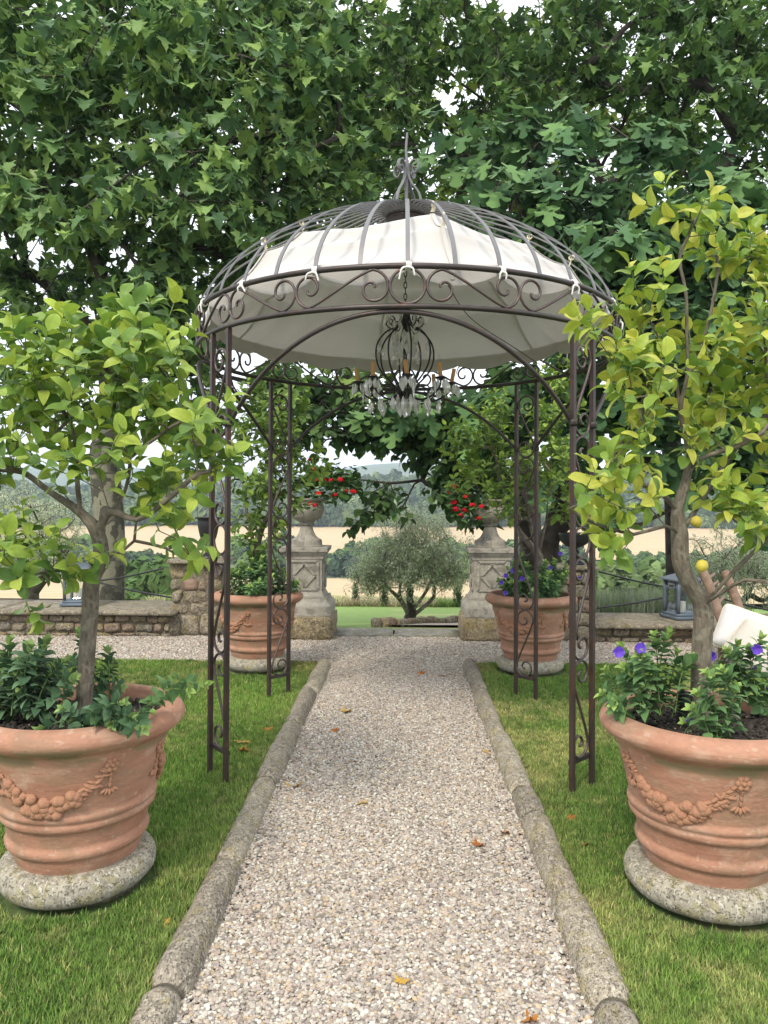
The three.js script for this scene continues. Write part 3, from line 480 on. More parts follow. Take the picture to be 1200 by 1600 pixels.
function makePot(name, label, group, x, z, turn, y0, lumps) {
  const t = thing(name, label, 'flower pot', [x, y0, z], group); t.rotation.y = turn;
  const dense = []; for (let i = 1; i < POT.length; i++) { const [a, b] = POT[i - 1], [c, d] = POT[i], n = Math.max(1, Math.ceil(Math.hypot(c - a, d - b) / 0.012)); for (let k = 0; k < n; k++) dense.push([mix(a, c, k / n), mix(b, d, k / n)]); } dense.push(POT[POT.length - 1]);
  const bodyG = lathe(dense, 96), a = bodyG.attributes.position, uv = bodyG.attributes.uv, v = V(0, 0, 0);
  for (let i = 0; i < a.count; i++) { v.fromBufferAttribute(a, i); const k = 1 + 0.006 * n3(V(v.x, v.y, v.z), 5, lumps); a.setXYZ(i, v.x * k, v.y, v.z * k); uv.setXY(i, uv.getX(i) * 2 + lumps * 0.37, v.y / 0.56); }
  part('body', bodyG, M.terra, t);
  const r = rng(800 + lumps);
  for (let k = 0; k < 3; k++) {
    const a0 = R(-58 + k * 120), a1 = R(20 + k * 120), list = [], put = (g, az, y, lift) => { const q = bodyR(y) + lift; g.rotateY(az); g.translate(q * Math.sin(az), y, q * Math.cos(az)); list.push(g); };
    for (let i = 0; i <= 26; i++) {          // swag of fruit and leaves
      const s = i / 26, az = mix(a0, a1, s), sag = 0.40 - 0.135 * (1 - Math.pow(Math.abs(2 * s - 1), 1.8)), thick = 0.3 + 0.7 * Math.sin(s * Math.PI);
      for (let j = 0; j < (thick > 0.75 ? 6 : 4); j++) {
        const yy = sag + r.r(-0.034, 0.028) * thick, fruit = Math.abs(s - 0.45) < 0.3 && r() < 0.62, q = fruit ? r.r(0.013, 0.022) : r.r(0.009, 0.015);
        const g = new THREE.SphereGeometry(q, 9, 7); g.scale(1, 1, 0.75); if (!fruit) { g.scale(1.6, 0.6, 0.8); g.rotateZ(r.r(-0.9, 0.9)); } put(g, az + r.r(-0.03, 0.03), yy, q * 0.25 + (fruit ? 0.003 : 0));
      }
    }
    for (const e of [a0, a1]) {               // rosette and tassel at each end
      for (let j = 0; j < 6; j++) { const g = new THREE.SphereGeometry(0.011, 8, 6); g.scale(1, 1, 0.7); g.translate(Math.cos(j / 6 * TAU) * 0.017, Math.sin(j / 6 * TAU) * 0.017, 0); put(g, e, 0.405, 0.004); }
      { const g = new THREE.SphereGeometry(0.009, 8, 6); put(g, e, 0.405, 0.01); }
      for (let j = 0; j < 3; j++) { const g = new THREE.SphereGeometry(0.008, 8, 6); g.scale(0.8, 1.9, 0.7); put(g, e, 0.372 - j * 0.02, 0.002); }
      for (let j = -2; j <= 2; j++) { const g = new THREE.SphereGeometry(0.0085, 8, 6); g.scale(0.8, 1.6, 0.7); g.rotateZ(j * 0.5); g.translate(j * 0.011, -Math.abs(j) * -0.004 - 0.01, 0); put(g, e, 0.312, 0.003); }
    }
    part('garland', list, M.terraRelief, t);
  }
  const sp = [], ix = [], uvs = [], NR = 14, NS = 40; for (let j = 0; j <= NR; j++) for (let i = 0; i <= NS; i++) { const q = 0.312 * j / NR, az = i / NS * TAU, x2 = q * Math.sin(az), z2 = q * Math.cos(az); sp.push(x2, 0.486 + 0.03 * (fbm(x2 * 22 + 50, z2 * 22, 820 + lumps, 3) - 0.5) + 0.015 * (1 - j / NR), z2); uvs.push(x2, z2); if (i && j) { const m = (j - 1) * (NS + 1) + i - 1; ix.push(m, m + NS + 1, m + 1, m + 1, m + NS + 1, m + NS + 2); } }
  part('soil', geo(sp, ix, uvs), M.soil, t);
  const cm = [], cc = []; for (let i = 0; i < 900; i++) { const q = 0.305 * Math.sqrt(r()), az = r() * TAU, lightBit = r() < 0.09, k = lightBit ? r.r(0.002, 0.005) : r.r(0.004, 0.011), x2 = q * Math.sin(az), z2 = q * Math.cos(az); cm.push(mat4(V(x2, 0.49 + 0.03 * (fbm(x2 * 22 + 50, z2 * 22, 820 + lumps, 3) - 0.5) + 0.006, z2), new THREE.Quaternion().setFromEuler(new THREE.Euler(r() * 6, r() * 6, r() * 6)), V(k * 1.6, k * 0.7, k))); const b = lightBit ? r.r(0.25, 0.5) : r.r(0.012, 0.055); cc.push(C(b, b * 0.82, b * 0.64)); }
  instanced('crumbs', new THREE.IcosahedronGeometry(1, 1), M.crumb, cm, cc, t);
  return t;
}
function makePlinth(label, group, x, z, R0, seed, turn = 0, off = [0, 0]) {
  const t = thing('stone_plinth', label, 'plinth', [x, 0.042, z], group);
  const disc = (r, y0, y1, rough, s, ox = 0, oz = 0, round = 0.5) => { const p = [[0.001, y0]]; const n = 12; for (let i = 0; i <= n; i++) { const a = -Math.PI / 2 + i / n * Math.PI; p.push([r - (y1 - y0) * round + Math.cos(a) * (y1 - y0) * round, (y0 + y1) / 2 + Math.sin(a) * (y1 - y0) / 2]); } p.push([r * 0.7, y1], [r * 0.35, y1], [0.001, y1]); const arc = [0]; for (let i = 1; i < p.length; i++) arc.push(arc[i - 1] + Math.hypot(p[i][0] - p[i - 1][0], p[i][1] - p[i - 1][1])); const g = lathe(p, 56), a = g.attributes.position, uv = g.attributes.uv, v = V(0, 0, 0); for (let i = 0; i < a.count; i++) { v.fromBufferAttribute(a, i); const az = Math.atan2(v.x, v.z), q = Math.hypot(v.x, v.z), k = q > r * 0.72 ? 1 : 0, m = 1 + k * rough * (n3(V(v.x + s, v.y, v.z), 5, s) + 0.35 * n3(V(v.x + s, v.y, v.z), 22, s + 2)); a.setXYZ(i, v.x * m + ox, v.y, v.z * m + oz); uv.setXY(i, (Math.floor(i / p.length) / 56) * TAU * r, arc[i % p.length]); } g.computeVertexNormals(); return g; };
  part('slab', disc(R0, 0.018, 0.128, 0.045, seed), M.plinth, t); part('foot', disc(R0 * 0.62, -0.06, 0.04, 0.08, seed + 3, off[0], off[1]), M.mortar, t);
  return t;
}
const POTS = { fl: [-1.195, -2.86], fr: [1.19, -2.84], bl: [-1.205, -6.55], br: [1.165, -6.55] };
makePlinth('lichen-spotted round stone plinth under the near left flower pot', 'stone plinths under the flower pots', ...POTS.fl, 0.288, 11, 0, [0.05, 0]);
makePlinth('round pitted stone plinth under the near right flower pot', 'stone plinths under the flower pots', ...POTS.fr, 0.296, 23, 0, [0.03, -0.02]);
makePlinth('pale stone plinth under the far left flower pot behind the gazebo leg', 'stone plinths under the flower pots', ...POTS.bl, 0.275, 37, 0, [-0.06, 0]);
makePlinth('pale stone plinth under the far right flower pot behind the gazebo leg', 'stone plinths under the flower pots', ...POTS.br, 0.285, 51, 0, [0, 0]);
const face = (k) => Math.atan2(0 - POTS[k][0], 0 - POTS[k][1]);
makePot('flower_pot', 'terracotta pot with garland relief in the near left foreground, streaked with moss', 'terracotta garland pots beside the path', ...POTS.fl, face('fl'), 0.169, 1);
makePot('flower_pot', 'terracotta pot with garland relief in the near right foreground, holding violet flowers', 'terracotta garland pots beside the path', ...POTS.fr, face('fr'), 0.169, 2);
makePot('flower_pot', 'far left terracotta pot standing behind the left gazebo legs', 'terracotta garland pots beside the path', ...POTS.bl, face('bl') + R(-36), 0.169, 3);
makePot('flower_pot', 'far right terracotta pot under dense violet flowers behind the gazebo', 'terracotta garland pots beside the path', ...POTS.br, face('br') + R(-2), 0.169, 4);

// ---------- walls, piers, pedestals, urns ----------
function stoneFace(parent, x0, x1, y0, y1, zf, seed, rows, side = 0) {   // irregular stones set proud of a mortar core
  const r = rng(seed); let y = y0;
  rows.forEach((h, j) => {
    let x = x0 + (j % 2 ? 0 : -0.04), first = true;
    while (x < x1 - 0.03) {
      let w = h < 0.06 ? r.r(0.16, 0.30) : r.r(0.09, 0.26); if (x + w > x1 - 0.05) w = x1 - x;
      const xa = Math.max(x, x0), wv = x + w - xa; if (wv > 0.04) {
        const hh = h * r.r(0.86, 1.0), g = block(wv - 0.012, hh - 0.01, 0.09, 0.022, 0.02, seed + j * 31 + Math.round(x * 50), [4, 3, 2]); const m = part('stone', g, r.pick(M.wallStones), parent);
        m.position.set(xa + wv / 2, y + h / 2 + r.r(-0.006, 0.006), zf - 0.012 + r.r(-0.016, 0.012)); m.rotation.z = r.r(-0.07, 0.07);
      } x += w;
    } y += h;
  });
}
function slabRow(parent, name, x0, x1, y, zc, h, dpt, n, mat, seed) { const r = rng(seed), w = (x1 - x0) / n; for (let i = 0; i < n; i++) { const m = part(name, block(w - 0.008, h, dpt, 0.012, 0.006, seed + i, [8, 2, 4]), mat, parent); m.position.set(x0 + w * (i + 0.5), y, zc + r.r(-0.008, 0.008)); } }
{
  const wl = thing('garden_wall', 'low rubble stone wall with flat capstones on the left of the terrace', 'wall', [0, 0, 0]);
  part('core', boxAt(4.0, 0.27, 0.82, -4.4, 0.135 - 0.02, -8.69), M.mortar, wl); stoneFace(wl, -6.4, -2.5, 0.0, 0.25, -8.275, 901, [0.05, 0.11, 0.09]); slabRow(wl, 'capstone', -6.4, -2.42, 0.275, -8.63, 0.05, 0.94, 4, M.cap, 902);
  const wr = thing('garden_wall', 'low rubble stone wall with flat capstones on the right of the terrace', 'wall', [0, 0, 0]);
  part('core', boxAt(4.4, 0.19, 0.8, 4.3, 0.095 - 0.02, -8.56), M.mortar, wr); stoneFace(wr, 2.14, 6.4, 0.0, 0.17, -8.155, 903, [0.07, 0.1]); slabRow(wr, 'capstone', 2.1, 6.4, 0.195, -8.47, 0.05, 0.9, 5, M.cap, 904);
  const pl = thing('stone_pier', 'rough rubble stone pier with a small niche beside the left wall', 'pier', [-2.23, 0, -8.5]);
  part('core', boxAt(0.5, 0.80, 0.44, 0, 0.40, -0.05), M.mortar, pl); { const r = rng(905); let y = 0; for (const [h, ws] of [[0.24, [0.34, 0.24]], [0.13, [0.2, 0.2, 0.18]], [0.14, [0.14, 0.17, 0.10, 0.17]], [0.13, [0.14, -0.17, 0.1, 0.17]], [0.17, [0.25, 0.33]]]) { let x = -0.29; for (const w of ws) { if (w > 0) { const m = part('stone', block(w - 0.004, h - 0.004, 0.10, 0.035, 0.035, 905 + Math.round(x * 90 + y * 70), [5, 4, 3]), r.pick(M.wallStones), pl); m.position.set(x + w / 2, y + h / 2, 0.138 + r.r(-0.02, 0.012)); m.rotation.z = r.r(-0.12, 0.12); } x += Math.abs(w); } y += h; } }
  part('niche_brick', boxAt(0.16, 0.12, 0.05, -0.065, 0.575, 0.155), M.wicker, pl); { const m = part('capstone', block(0.66, 0.045, 0.56, 0.012, 0.008, 911, [6, 2, 5]), M.cap, pl); m.position.set(0, 0.835, -0.02); }
  const pr = thing('stone_pier', 'rubble stone pier with a flat cap beside the right wall', 'pier', [1.93, 0, -8.42]);
  part('core', boxAt(0.40, 0.76, 0.42, 0, 0.38, -0.04), M.mortar, pr); { const r = rng(915); let y = 0; for (const [h, ws] of [[0.17, [0.26, 0.2]], [0.14, [0.18, 0.28]], [0.15, [0.27, 0.19]], [0.16, [0.16, 0.30]], [0.15, [0.30, 0.16]]]) { let x = -0.23; for (const w of ws) { const m = part('stone', block(w - 0.006, h - 0.006, 0.10, 0.03, 0.025, 915 + Math.round(x * 90 + y * 70), [5, 4, 3]), r.pick(M.wallStones), pr); m.position.set(x + w / 2, y + h / 2, 0.165 + r.r(-0.01, 0.01)); x += w; } for (const sd of [-1, 1]) { const m = part('stone', block(0.09, h - 0.012, 0.4, 0.025, 0.012, 917 + Math.round(y * 70) + sd, [3, 4, 5]), r.pick(M.wallStones), pr); m.position.set(sd * 0.19, y + h / 2, -0.06); } y += h; } }
  { const m = part('capstone', block(0.5, 0.05, 0.52, 0.014, 0.006, 921, [6, 2, 5]), M.cap, pr); m.position.set(0, 0.795, -0.02); }
  const st = thing('threshold', 'flat grey stone step between the two pedestals at the end of the path', 'step', [-0.03, 0, -8.62]); { for (const [x, w] of [[-0.37, 0.72], [0.37, 0.74]]) { const m = part('slab', block(w - 0.006, 0.06, 0.54, 0.01, 0.003, 931 + w, [6, 2, 5]), M.step, st); m.position.set(x, -0.008, 0); } }
}
function pedestal(label, x, s) {
  const t = thing('pedestal', label, 'pedestal', [x, 0, -8.45], 'carved stone pedestals at the end of the path');
  const put = (name, w, h, d, y, round, rough, seed, mat) => { const m = part(name, block(w, h, d, round, rough, seed + s * 3, [8, 5, 7]), mat, t); m.position.y = y + h / 2; return m; };
  put('footing', 0.66, 0.26, 0.66, 0, 0.03, 0.02, 941, M.pedestalFoot);
  const sq = (list, name, seed) => { const pos = [], ix = [], uv = [], N = 8; list.forEach(([q, y], j) => { for (let f = 0; f < 4; f++) for (let i = 0; i <= N; i++) { const e = (i / N * 2 - 1) * q, [px, pz] = [[e, q], [q, -e], [-e, -q], [-q, e]][f], k = 0.006 * n3(V(px + seed, y, pz), 12, seed); pos.push(px * (1 + k / q), y, pz * (1 + k / q)); uv.push(e + f * 0.7, y); if (j && i) { const rw = 4 * (N + 1), a = (j - 1) * rw + f * (N + 1) + i - 1; ix.push(a, a + 1, a + rw, a + 1, a + rw + 1, a + rw); } } }); const b = pos.length / 3, [q, y] = list[list.length - 1]; pos.push(-q, y, q, q, y, q, q, y, -q, -q, y, -q); uv.push(0, 0, 1, 0, 1, 1, 0, 1); ix.push(b, b + 1, b + 2, b, b + 2, b + 3); const g = geo(pos, ix, uv).toNonIndexed(); g.deleteAttribute('normal'); g.computeVertexNormals(); return part(name, g, M.pedestal, t); };
  sq([[0.295, 0.255], [0.30, 0.27], [0.30, 0.36], [0.292, 0.38], [0.262, 0.41], [0.25, 0.44], [0.252, 0.455]], 'base_moulding', 951 + s);
  sq([[0.222, 0.452], [0.222, 0.47], [0.205, 0.50], [0.196, 0.53], [0.196, 0.87]], 'shaft', 953 + s);
  sq([[0.198, 0.865], [0.21, 0.875], [0.212, 0.90], [0.222, 0.915], [0.238, 0.935], [0.243, 0.95], [0.258, 0.958], [0.262, 1.0], [0.255, 1.006]], 'cap_moulding', 955 + s);
  for (const side of [0, 1]) { const bars = []; const c = [0, 0.70]; for (const [a, b] of [[[-0.12, 0.7], [0, 0.83]], [[0, 0.83], [0.12, 0.7]], [[0.12, 0.7], [0, 0.57]], [[0, 0.57], [-0.12, 0.7]], [[-0.15, 0.545], [0.15, 0.545]], [[-0.15, 0.855], [0.15, 0.855]], [[-0.15, 0.545], [-0.15, 0.855]], [[0.15, 0.545], [0.15, 0.855]]]) { const A = V(a[0], a[1], 0), B = V(b[0], b[1], 0), dv = B.clone().sub(A), g = flatBar([A, B], () => V(-dv.y, dv.x, 0), 0.026, 0.03); g.translate(0, 0, 0.198); if (side) g.rotateY(s * Math.PI / 2); bars.push(g); } part('diamond_relief', bars, M.pedestal, t); }
  const u = thing('stone_urn', s > 0 ? 'weathered stone urn with red flowers on the left pedestal' : 'weathered stone urn with red flowers on the right pedestal', 'urn', [x, 1.005, -8.45], 'stone urns on the pedestals');
  const g = lathe([[0.001, 0], [0.175, 0], [0.178, 0.02], [0.172, 0.07], [0.15, 0.085], [0.115, 0.11], [0.085, 0.16], [0.07, 0.21], [0.068, 0.23], [0.085, 0.24], [0.09, 0.255], [0.075, 0.265], [0.10, 0.285], [0.16, 0.32], [0.195, 0.38], [0.20, 0.43], [0.18, 0.475], [0.185, 0.495], [0.215, 0.515], [0.215, 0.53], [0.185, 0.535], [0.17, 0.5], [0.001, 0.49]], 36, 90), a = g.attributes.position, v = V(0, 0, 0); for (let i = 0; i < a.count; i++) { v.fromBufferAttribute(a, i); const k = 1 + 0.02 * n3(V(v.x + s, v.y, v.z), 14, 961); a.setXYZ(i, v.x * k, v.y, v.z * k); } g.computeVertexNormals(); { const uv = g.attributes.uv; for (let i = 0; i < uv.count; i++) uv.setXY(i, uv.getX(i) * 1.2, uv.getY(i) * 0.8); }
  part('bowl', g, M.pedestal, u); part('soil', lathe([[0.001, 0.512], [0.178, 0.508]], 20), M.soil, u);
}
pedestal('carved stone pedestal with diamond relief on the left of the step', -1.02, 1); pedestal('carved stone pedestal with diamond relief on the right of the step', 1.035, -1);
// cast iron urns on the piers
function ironUrn(label, p, s, prof) { const t = thing('iron_urn', label, 'urn', p.toArray()); const g = lathe(prof.map(([r, y]) => [r * s, y * s]), 28, 60); part('bowl', g, M.black, t); part('soil', lathe([[0.001, prof[prof.length - 1][1] * s - 0.03], [0.09 * s, prof[prof.length - 1][1] * s - 0.03]], 16), M.soil, t); return t; }
ironUrn('tall black iron urn on the left stone pier', V(-2.14, 0.857, -8.5), 1, [[0.001, 0], [0.09, 0], [0.085, 0.03], [0.04, 0.07], [0.03, 0.12], [0.05, 0.16], [0.09, 0.24], [0.115, 0.36], [0.12, 0.44], [0.145, 0.455], [0.145, 0.47], [0.12, 0.465]]);
ironUrn('wide black iron urn on a stem on the right stone pier', V(1.97, 0.82, -8.42), 1, [[0.001, 0], [0.10, 0], [0.10, 0.03], [0.06, 0.06], [0.03, 0.10], [0.05, 0.15], [0.03, 0.18], [0.08, 0.20], [0.15, 0.25], [0.175, 0.31], [0.18, 0.35], [0.16, 0.35], [0.13, 0.34]]);
// black cables from the piers to the trees
const cable = (label, a, b) => { const m = a.clone().add(b).multiplyScalar(0.5); m.y -= 0.015; solo('black_cable', tube(spline([a, m, b], 10), 0.011, 6), M.black, label, 'cable', 'black cables strung along the terrace walls'); };
cable('upper black cable running down from left plane trunk to left stone pier', P(150, 908, 9.3), P(255, 888, 8.62)); cable('lower black cable running from left plane trunk to left stone pier', P(150, 909, 9.25), P(270, 934, 8.6));
cable('upper black cable from right stone pier down to the dark trunk', P(936, 893, 8.5), P(1062, 921, 9.15)); cable('lower black cable from right stone pier up to the dark trunk', P(934, 950, 8.5), P(1064, 928, 9.15)); cable('black cable sloping down behind the cushioned chair', P(1066, 917, 9.1), P(1220, 958, 8.9));
// lanterns on the walls
function lantern(label, x, y, z, turn) {
  const t = thing('lantern', label, 'lantern', [x, y, z], 'blue grey lanterns on the terrace walls'); t.rotation.y = turn; const w = 0.13;
  part('base', [boxAt(0.34, 0.035, 0.34, 0, 0.018, 0), boxAt(0.30, 0.03, 0.30, 0, 0.05, 0)], M.lantern, t);
  for (const sx of [-1, 1]) for (const sz of [-1, 1]) part('corner_post', boxAt(0.03, 0.36, 0.03, sx * w, 0.245, sz * w), M.lantern, t);
  for (const k of [0, 1, 2, 3]) { const g = boxAt(0.23, 0.355, 0.004, 0, 0.245, w); g.rotateY(k * Math.PI / 2); part('pane', g, M.pane, t); }
  part('candle', lathe([[0.001, 0.066], [0.045, 0.066], [0.045, 0.18], [0.04, 0.185], [0.001, 0.18]], 20), M.pillowPlain, t);
  const roof = lathe([[0.001, 0.56], [0.05, 0.55], [0.06, 0.5], [0.235, 0.44], [0.24, 0.425], [0.001, 0.425]], 4); roof.rotateY(Math.PI / 4); const f = roof.toNonIndexed(); f.deleteAttribute('normal'); f.computeVertexNormals(); part('roof', f, M.lantern, t);
  part('handle', tube(Array.from({ length: 13 }, (_, i) => V(Math.cos(i / 12 * Math.PI) * 0.06, 0.555 + Math.sin(i / 12 * Math.PI) * 0.06, 0)), 0.005, 5), M.lantern, t);
}
lantern('blue grey lantern on the right wall behind the lemon trunk', 3.18, 0.225, -8.5, 0.25); lantern('blue grey lantern on the left wall behind the lemon branches', -3.66, 0.305, -8.62, 0.1);
// garden chair with cushions at the right edge
{
  const t = thing('garden_chair', 'reclining wicker wrapped garden chair on the terrace at the right edge', 'chair', [3.05, 0, -6.95]);
  const L = (px, py, d) => P(px, py, d).sub(t.position);
  for (const [dd, dx] of [[6.98, 0], [7.5, 34]]) {
    part('frame_rail', tube(spline([L(1098 + dx, 893, dd + 0.25), L(1112 + dx, 925, dd + 0.2), L(1128 + dx, 970, dd + 0.1), L(1150 + dx, 1010, dd), L(1172 + dx, 1034, dd - 0.05), L(1230 + dx, 1050, dd - 0.15), L(1290 + dx, 1040, dd - 0.2)], 40), 0.045, 10), M.wicker, t);
    const top = L(1127 + dx, 965, dd + 0.1); part('leg', tube([top, V(top.x + 0.01, 0.005, top.z)], 0.035, 10), M.wicker, t);
    const f = L(1260 + dx, 1050, dd - 0.15); part('leg', tube([f, V(f.x + 0.02, 0.005, f.z)], 0.035, 10), M.wicker, t);
  }
  const a = L(1105, 905, 7.22), b = L(1150, 1008, 7.0), pos = []; const sl = [];
  for (let i = 0; i < 9; i++) { const u = i / 8, p = a.clone().lerp(b, u), q = p.clone().add(V(0.28, 0, -0.52)); sl.push(tube([p, q], 0.016, 6)); } part('back_slats', sl, M.wicker, t);
  const s0 = L(1160, 1026, 6.98), s1 = L(1270, 1042, 6.85); const seatSl = []; for (let i = 0; i < 9; i++) { const p = s0.clone().lerp(s1, i / 8); seatSl.push(tube([p, p.clone().add(V(0.28, 0, -0.52))], 0.016, 6)); } part('seat', seatSl, M.wicker, t);
  const cushion = (w, h, th, sd) => { const g = new THREE.SphereGeometry(1, 36, 24), at = g.attributes.position, q = V(0, 0, 0); for (let i = 0; i < at.count; i++) { q.fromBufferAttribute(at, i); const sx = Math.sign(q.x) * Math.pow(Math.abs(q.x), 0.3), sy = Math.sign(q.y) * Math.pow(Math.abs(q.y), 0.3); const e = Math.max(Math.abs(sx), Math.abs(sy)); at.setXYZ(i, sx * w / 2 * (1 - 0.05 * (1 - sy * sy)), sy * h / 2 * (1 - 0.05 * (1 - sx * sx)), Math.sign(q.z) * Math.pow(Math.abs(q.z), 0.8) * th / 2 * (1 - 0.55 * e * e * e * e) + (0.016 * n3(V(sx + sd, sy, 0), 2.2, sd) + 0.006 * n3(V(sx * 2 + sd, sy * 0.7, 3), 5, sd)) * (1 - e * e)); } g.computeVertexNormals(); return g; };
  const cu = (label, w, h, p, rx, ry, rz, mat, extra) => { const c = thing('cushion', label, 'cushion', p.toArray()); c.rotation.set(rx, ry, rz, 'YXZ'); part('cover', cushion(w, h, 0.16, w * 9), mat, c); part('piping', tube(spline(Array.from({ length: 40 }, (_, i) => { const a = i / 40 * TAU, x = Math.cos(a), y = Math.sin(a), sx = Math.sign(x) * Math.pow(Math.abs(x), 0.3), sy = Math.sign(y) * Math.pow(Math.abs(y), 0.3); return V(sx * w / 2 * (1 - 0.05 * (1 - sy * sy)) * 1.005, sy * h / 2 * (1 - 0.05 * (1 - sx * sx)) * 1.005, 0); }), 120, true), 0.006, 6, false), M.strap, c); if (extra) extra(c); };
  cu('white square cushion leaning on the back of the garden chair', 0.44, 0.42, P(1160, 987, 6.85), -0.35, -0.35, -0.32, M.pillow);
  cu('off-white cushion with a small black motif in front of the white cushion', 0.42, 0.40, P(1180, 1012, 6.66), -0.4, -0.3, -0.62, M.pillowPlain, (c) => { const l = []; for (const [x, y, a, w] of [[0.10, 0.02, 0.5, 0.07], [0.13, 0.05, -0.6, 0.06], [0.08, 0.055, 1.4, 0.05], [0.15, 0.0, 1.1, 0.05], [0.12, -0.03, -0.2, 0.05]]) { const g = boxAt(w, 0.018, 0.006, 0, 0, 0, 0.002); g.rotateZ(a); g.translate(x, y, 0.074 - 0.1 * (x * x + y * y)); l.push(g); } part('motif', l, M.black, c); });
}
// low stone edging and pale path beyond the step
{
  const t = thing('stone_edging', 'low row of rough stones curving down past the olive tree', 'edging', [0, 0, 0]); const r = rng(971);
  for (let i = 0; i < 26; i++) { const k = i / 25, x = mix(-0.25, 1.0, Math.pow(k, 0.8)), z = mix(-9.05, -11.0, k), m = part('stone', block(r.r(0.08, 0.14), r.r(0.11, 0.16), 0.13, 0.03, 0.02, 980 + i, [4, 3, 4]), r.pick(M.wallStones), t); m.position.set(x, groundY(x, z) + 0.05, z); m.rotation.y = r.r(0.4, 1.3); }
  const pts = range(0, 1, 10).map((k) => [mix(-0.25, 1.0, Math.pow(k, 0.8)) + 0.1, mix(-9.05, -11.0, k)]), pos = [], ix = [], uv = []; pts.forEach(([x, z], i) => { for (const e of [x, x + 1.6]) { pos.push(e, groundY(e, z) + 0.045, z); uv.push(e, z); } if (i) { const q = i * 2 - 2; ix.push(q, q + 1, q + 2, q + 1, q + 3, q + 2); } });
  solo('lower_path', geo(pos, ix, uv), M.gravelBase, null, null, null, 'structure');
}

// ---------- growing plants ----------
class Tree {
  constructor() { this.n = []; this.chains = []; }
  path(pts, par = -1) { for (const p of pts) { this.n.push({ p, par }); par = this.n.length - 1; } return par; }
  dir(i) { const a = this.n[i]; return a.par < 0 ? V(0, 1, 0) : a.p.clone().sub(this.n[a.par].p).normalize(); }
  reach(targets, r, { step = 0.4, up = 0.15, from = 0, jit = 0.08, straight = 0.5 } = {}) {
    const root = this.n[from].p; targets.sort((a, b) => a.distanceToSquared(root) - b.distanceToSquared(root));
    return targets.map((T) => {
      let best = from, cost = 1e9; for (let i = from; i < this.n.length; i++) { const v = T.clone().sub(this.n[i].p), l = v.length(); if (l < 1e-4) continue; const c = l * (1.6 - straight * v.dot(this.dir(i)) / l); if (c < cost) { cost = c; best = i; } }
      const a = this.n[best].p, l = a.distanceTo(T), n = Math.max(1, Math.round(l / step)), c = a.clone().addScaledVector(this.dir(best), l * 0.4).add(V(0, l * up, 0)); let par = best;
      for (let k = 1; k <= n; k++) { const t = k / n, p = a.clone().multiplyScalar((1 - t) * (1 - t)).addScaledVector(c, 2 * t * (1 - t)).addScaledVector(T, t * t); if (k < n) p.add(r.dir().multiplyScalar(jit * l / n)); this.n.push({ p, par }); par = this.n.length - 1; }
      return par;
    });
  }
  weigh(tip, pow = 0.5, rootR) { const n = this.n; for (const a of n) { a.w = 0; a.kids = []; } for (let i = n.length - 1; i >= 0; i--) { n[i].w = Math.max(1, n[i].w); if (n[i].par >= 0) { n[n[i].par].w += n[i].w; n[n[i].par].kids.push(i); } } for (const a of n) a.r = tip * Math.pow(a.w, pow); if (rootR) { const k = rootR / n[0].r; for (const a of n) a.r *= mix(1, k, Math.min(1, Math.pow(a.w / n[0].w, 0.35))); } }
  // tubes: every chain follows its thickest child
  build(sides, minR = 0) {
    const n = this.n, thick = [], thin = [], done = new Set(), big = n[0].r;
    const walk = (start) => { const ids = n[start].par >= 0 ? [n[start].par, start] : [start]; let i = start; while (n[i].kids.length) { i = n[i].kids.reduce((a, b) => (n[b].w > n[a].w ? b : a)); ids.push(i); done.add(i); } done.add(start); return ids; };
    for (let i = 0; i < n.length; i++) { if (done.has(i)) continue; const ids = walk(i); if (ids.length < 2) continue; const rs = ids.map((k) => n[k].r); if (n[i].par >= 0) rs[0] = Math.min(rs[0], rs[1] * 1.15); const pts = ids.map((k) => n[k].p); const heavy = rs[1] > big * 0.42; const m = heavy ? 3 : 2; const cp = spline(pts, (pts.length - 1) * m); const s = heavy ? Math.max(sides, 12) : rs[1] > big * 0.15 ? sides : Math.max(4, sides - 3); (heavy ? thick : thin).push(tube(cp, (t) => { const f = t * (rs.length - 1), k = Math.min(rs.length - 2, Math.floor(f)); return Math.max(minR, mix(rs[k], rs[k + 1], f - k)); }, s)); }
    return [thick, thin];
  }
}
const cloud = (list, n, r) => { const tot = list.reduce((a, e) => a + e[3] * e[4] * (e[6] ?? 1), 0), out = []; for (const [px, py, d, rx, ry, rd, wt = 1] of list) { const k = Math.round(n * rx * ry * wt / tot); for (let i = 0; i < k; i++) { const u = r.dir().multiplyScalar(Math.pow(r(), 0.4)); out.push(P(px + u.x * rx, py - u.y * ry, d + u.z * rd)); } } return out; };
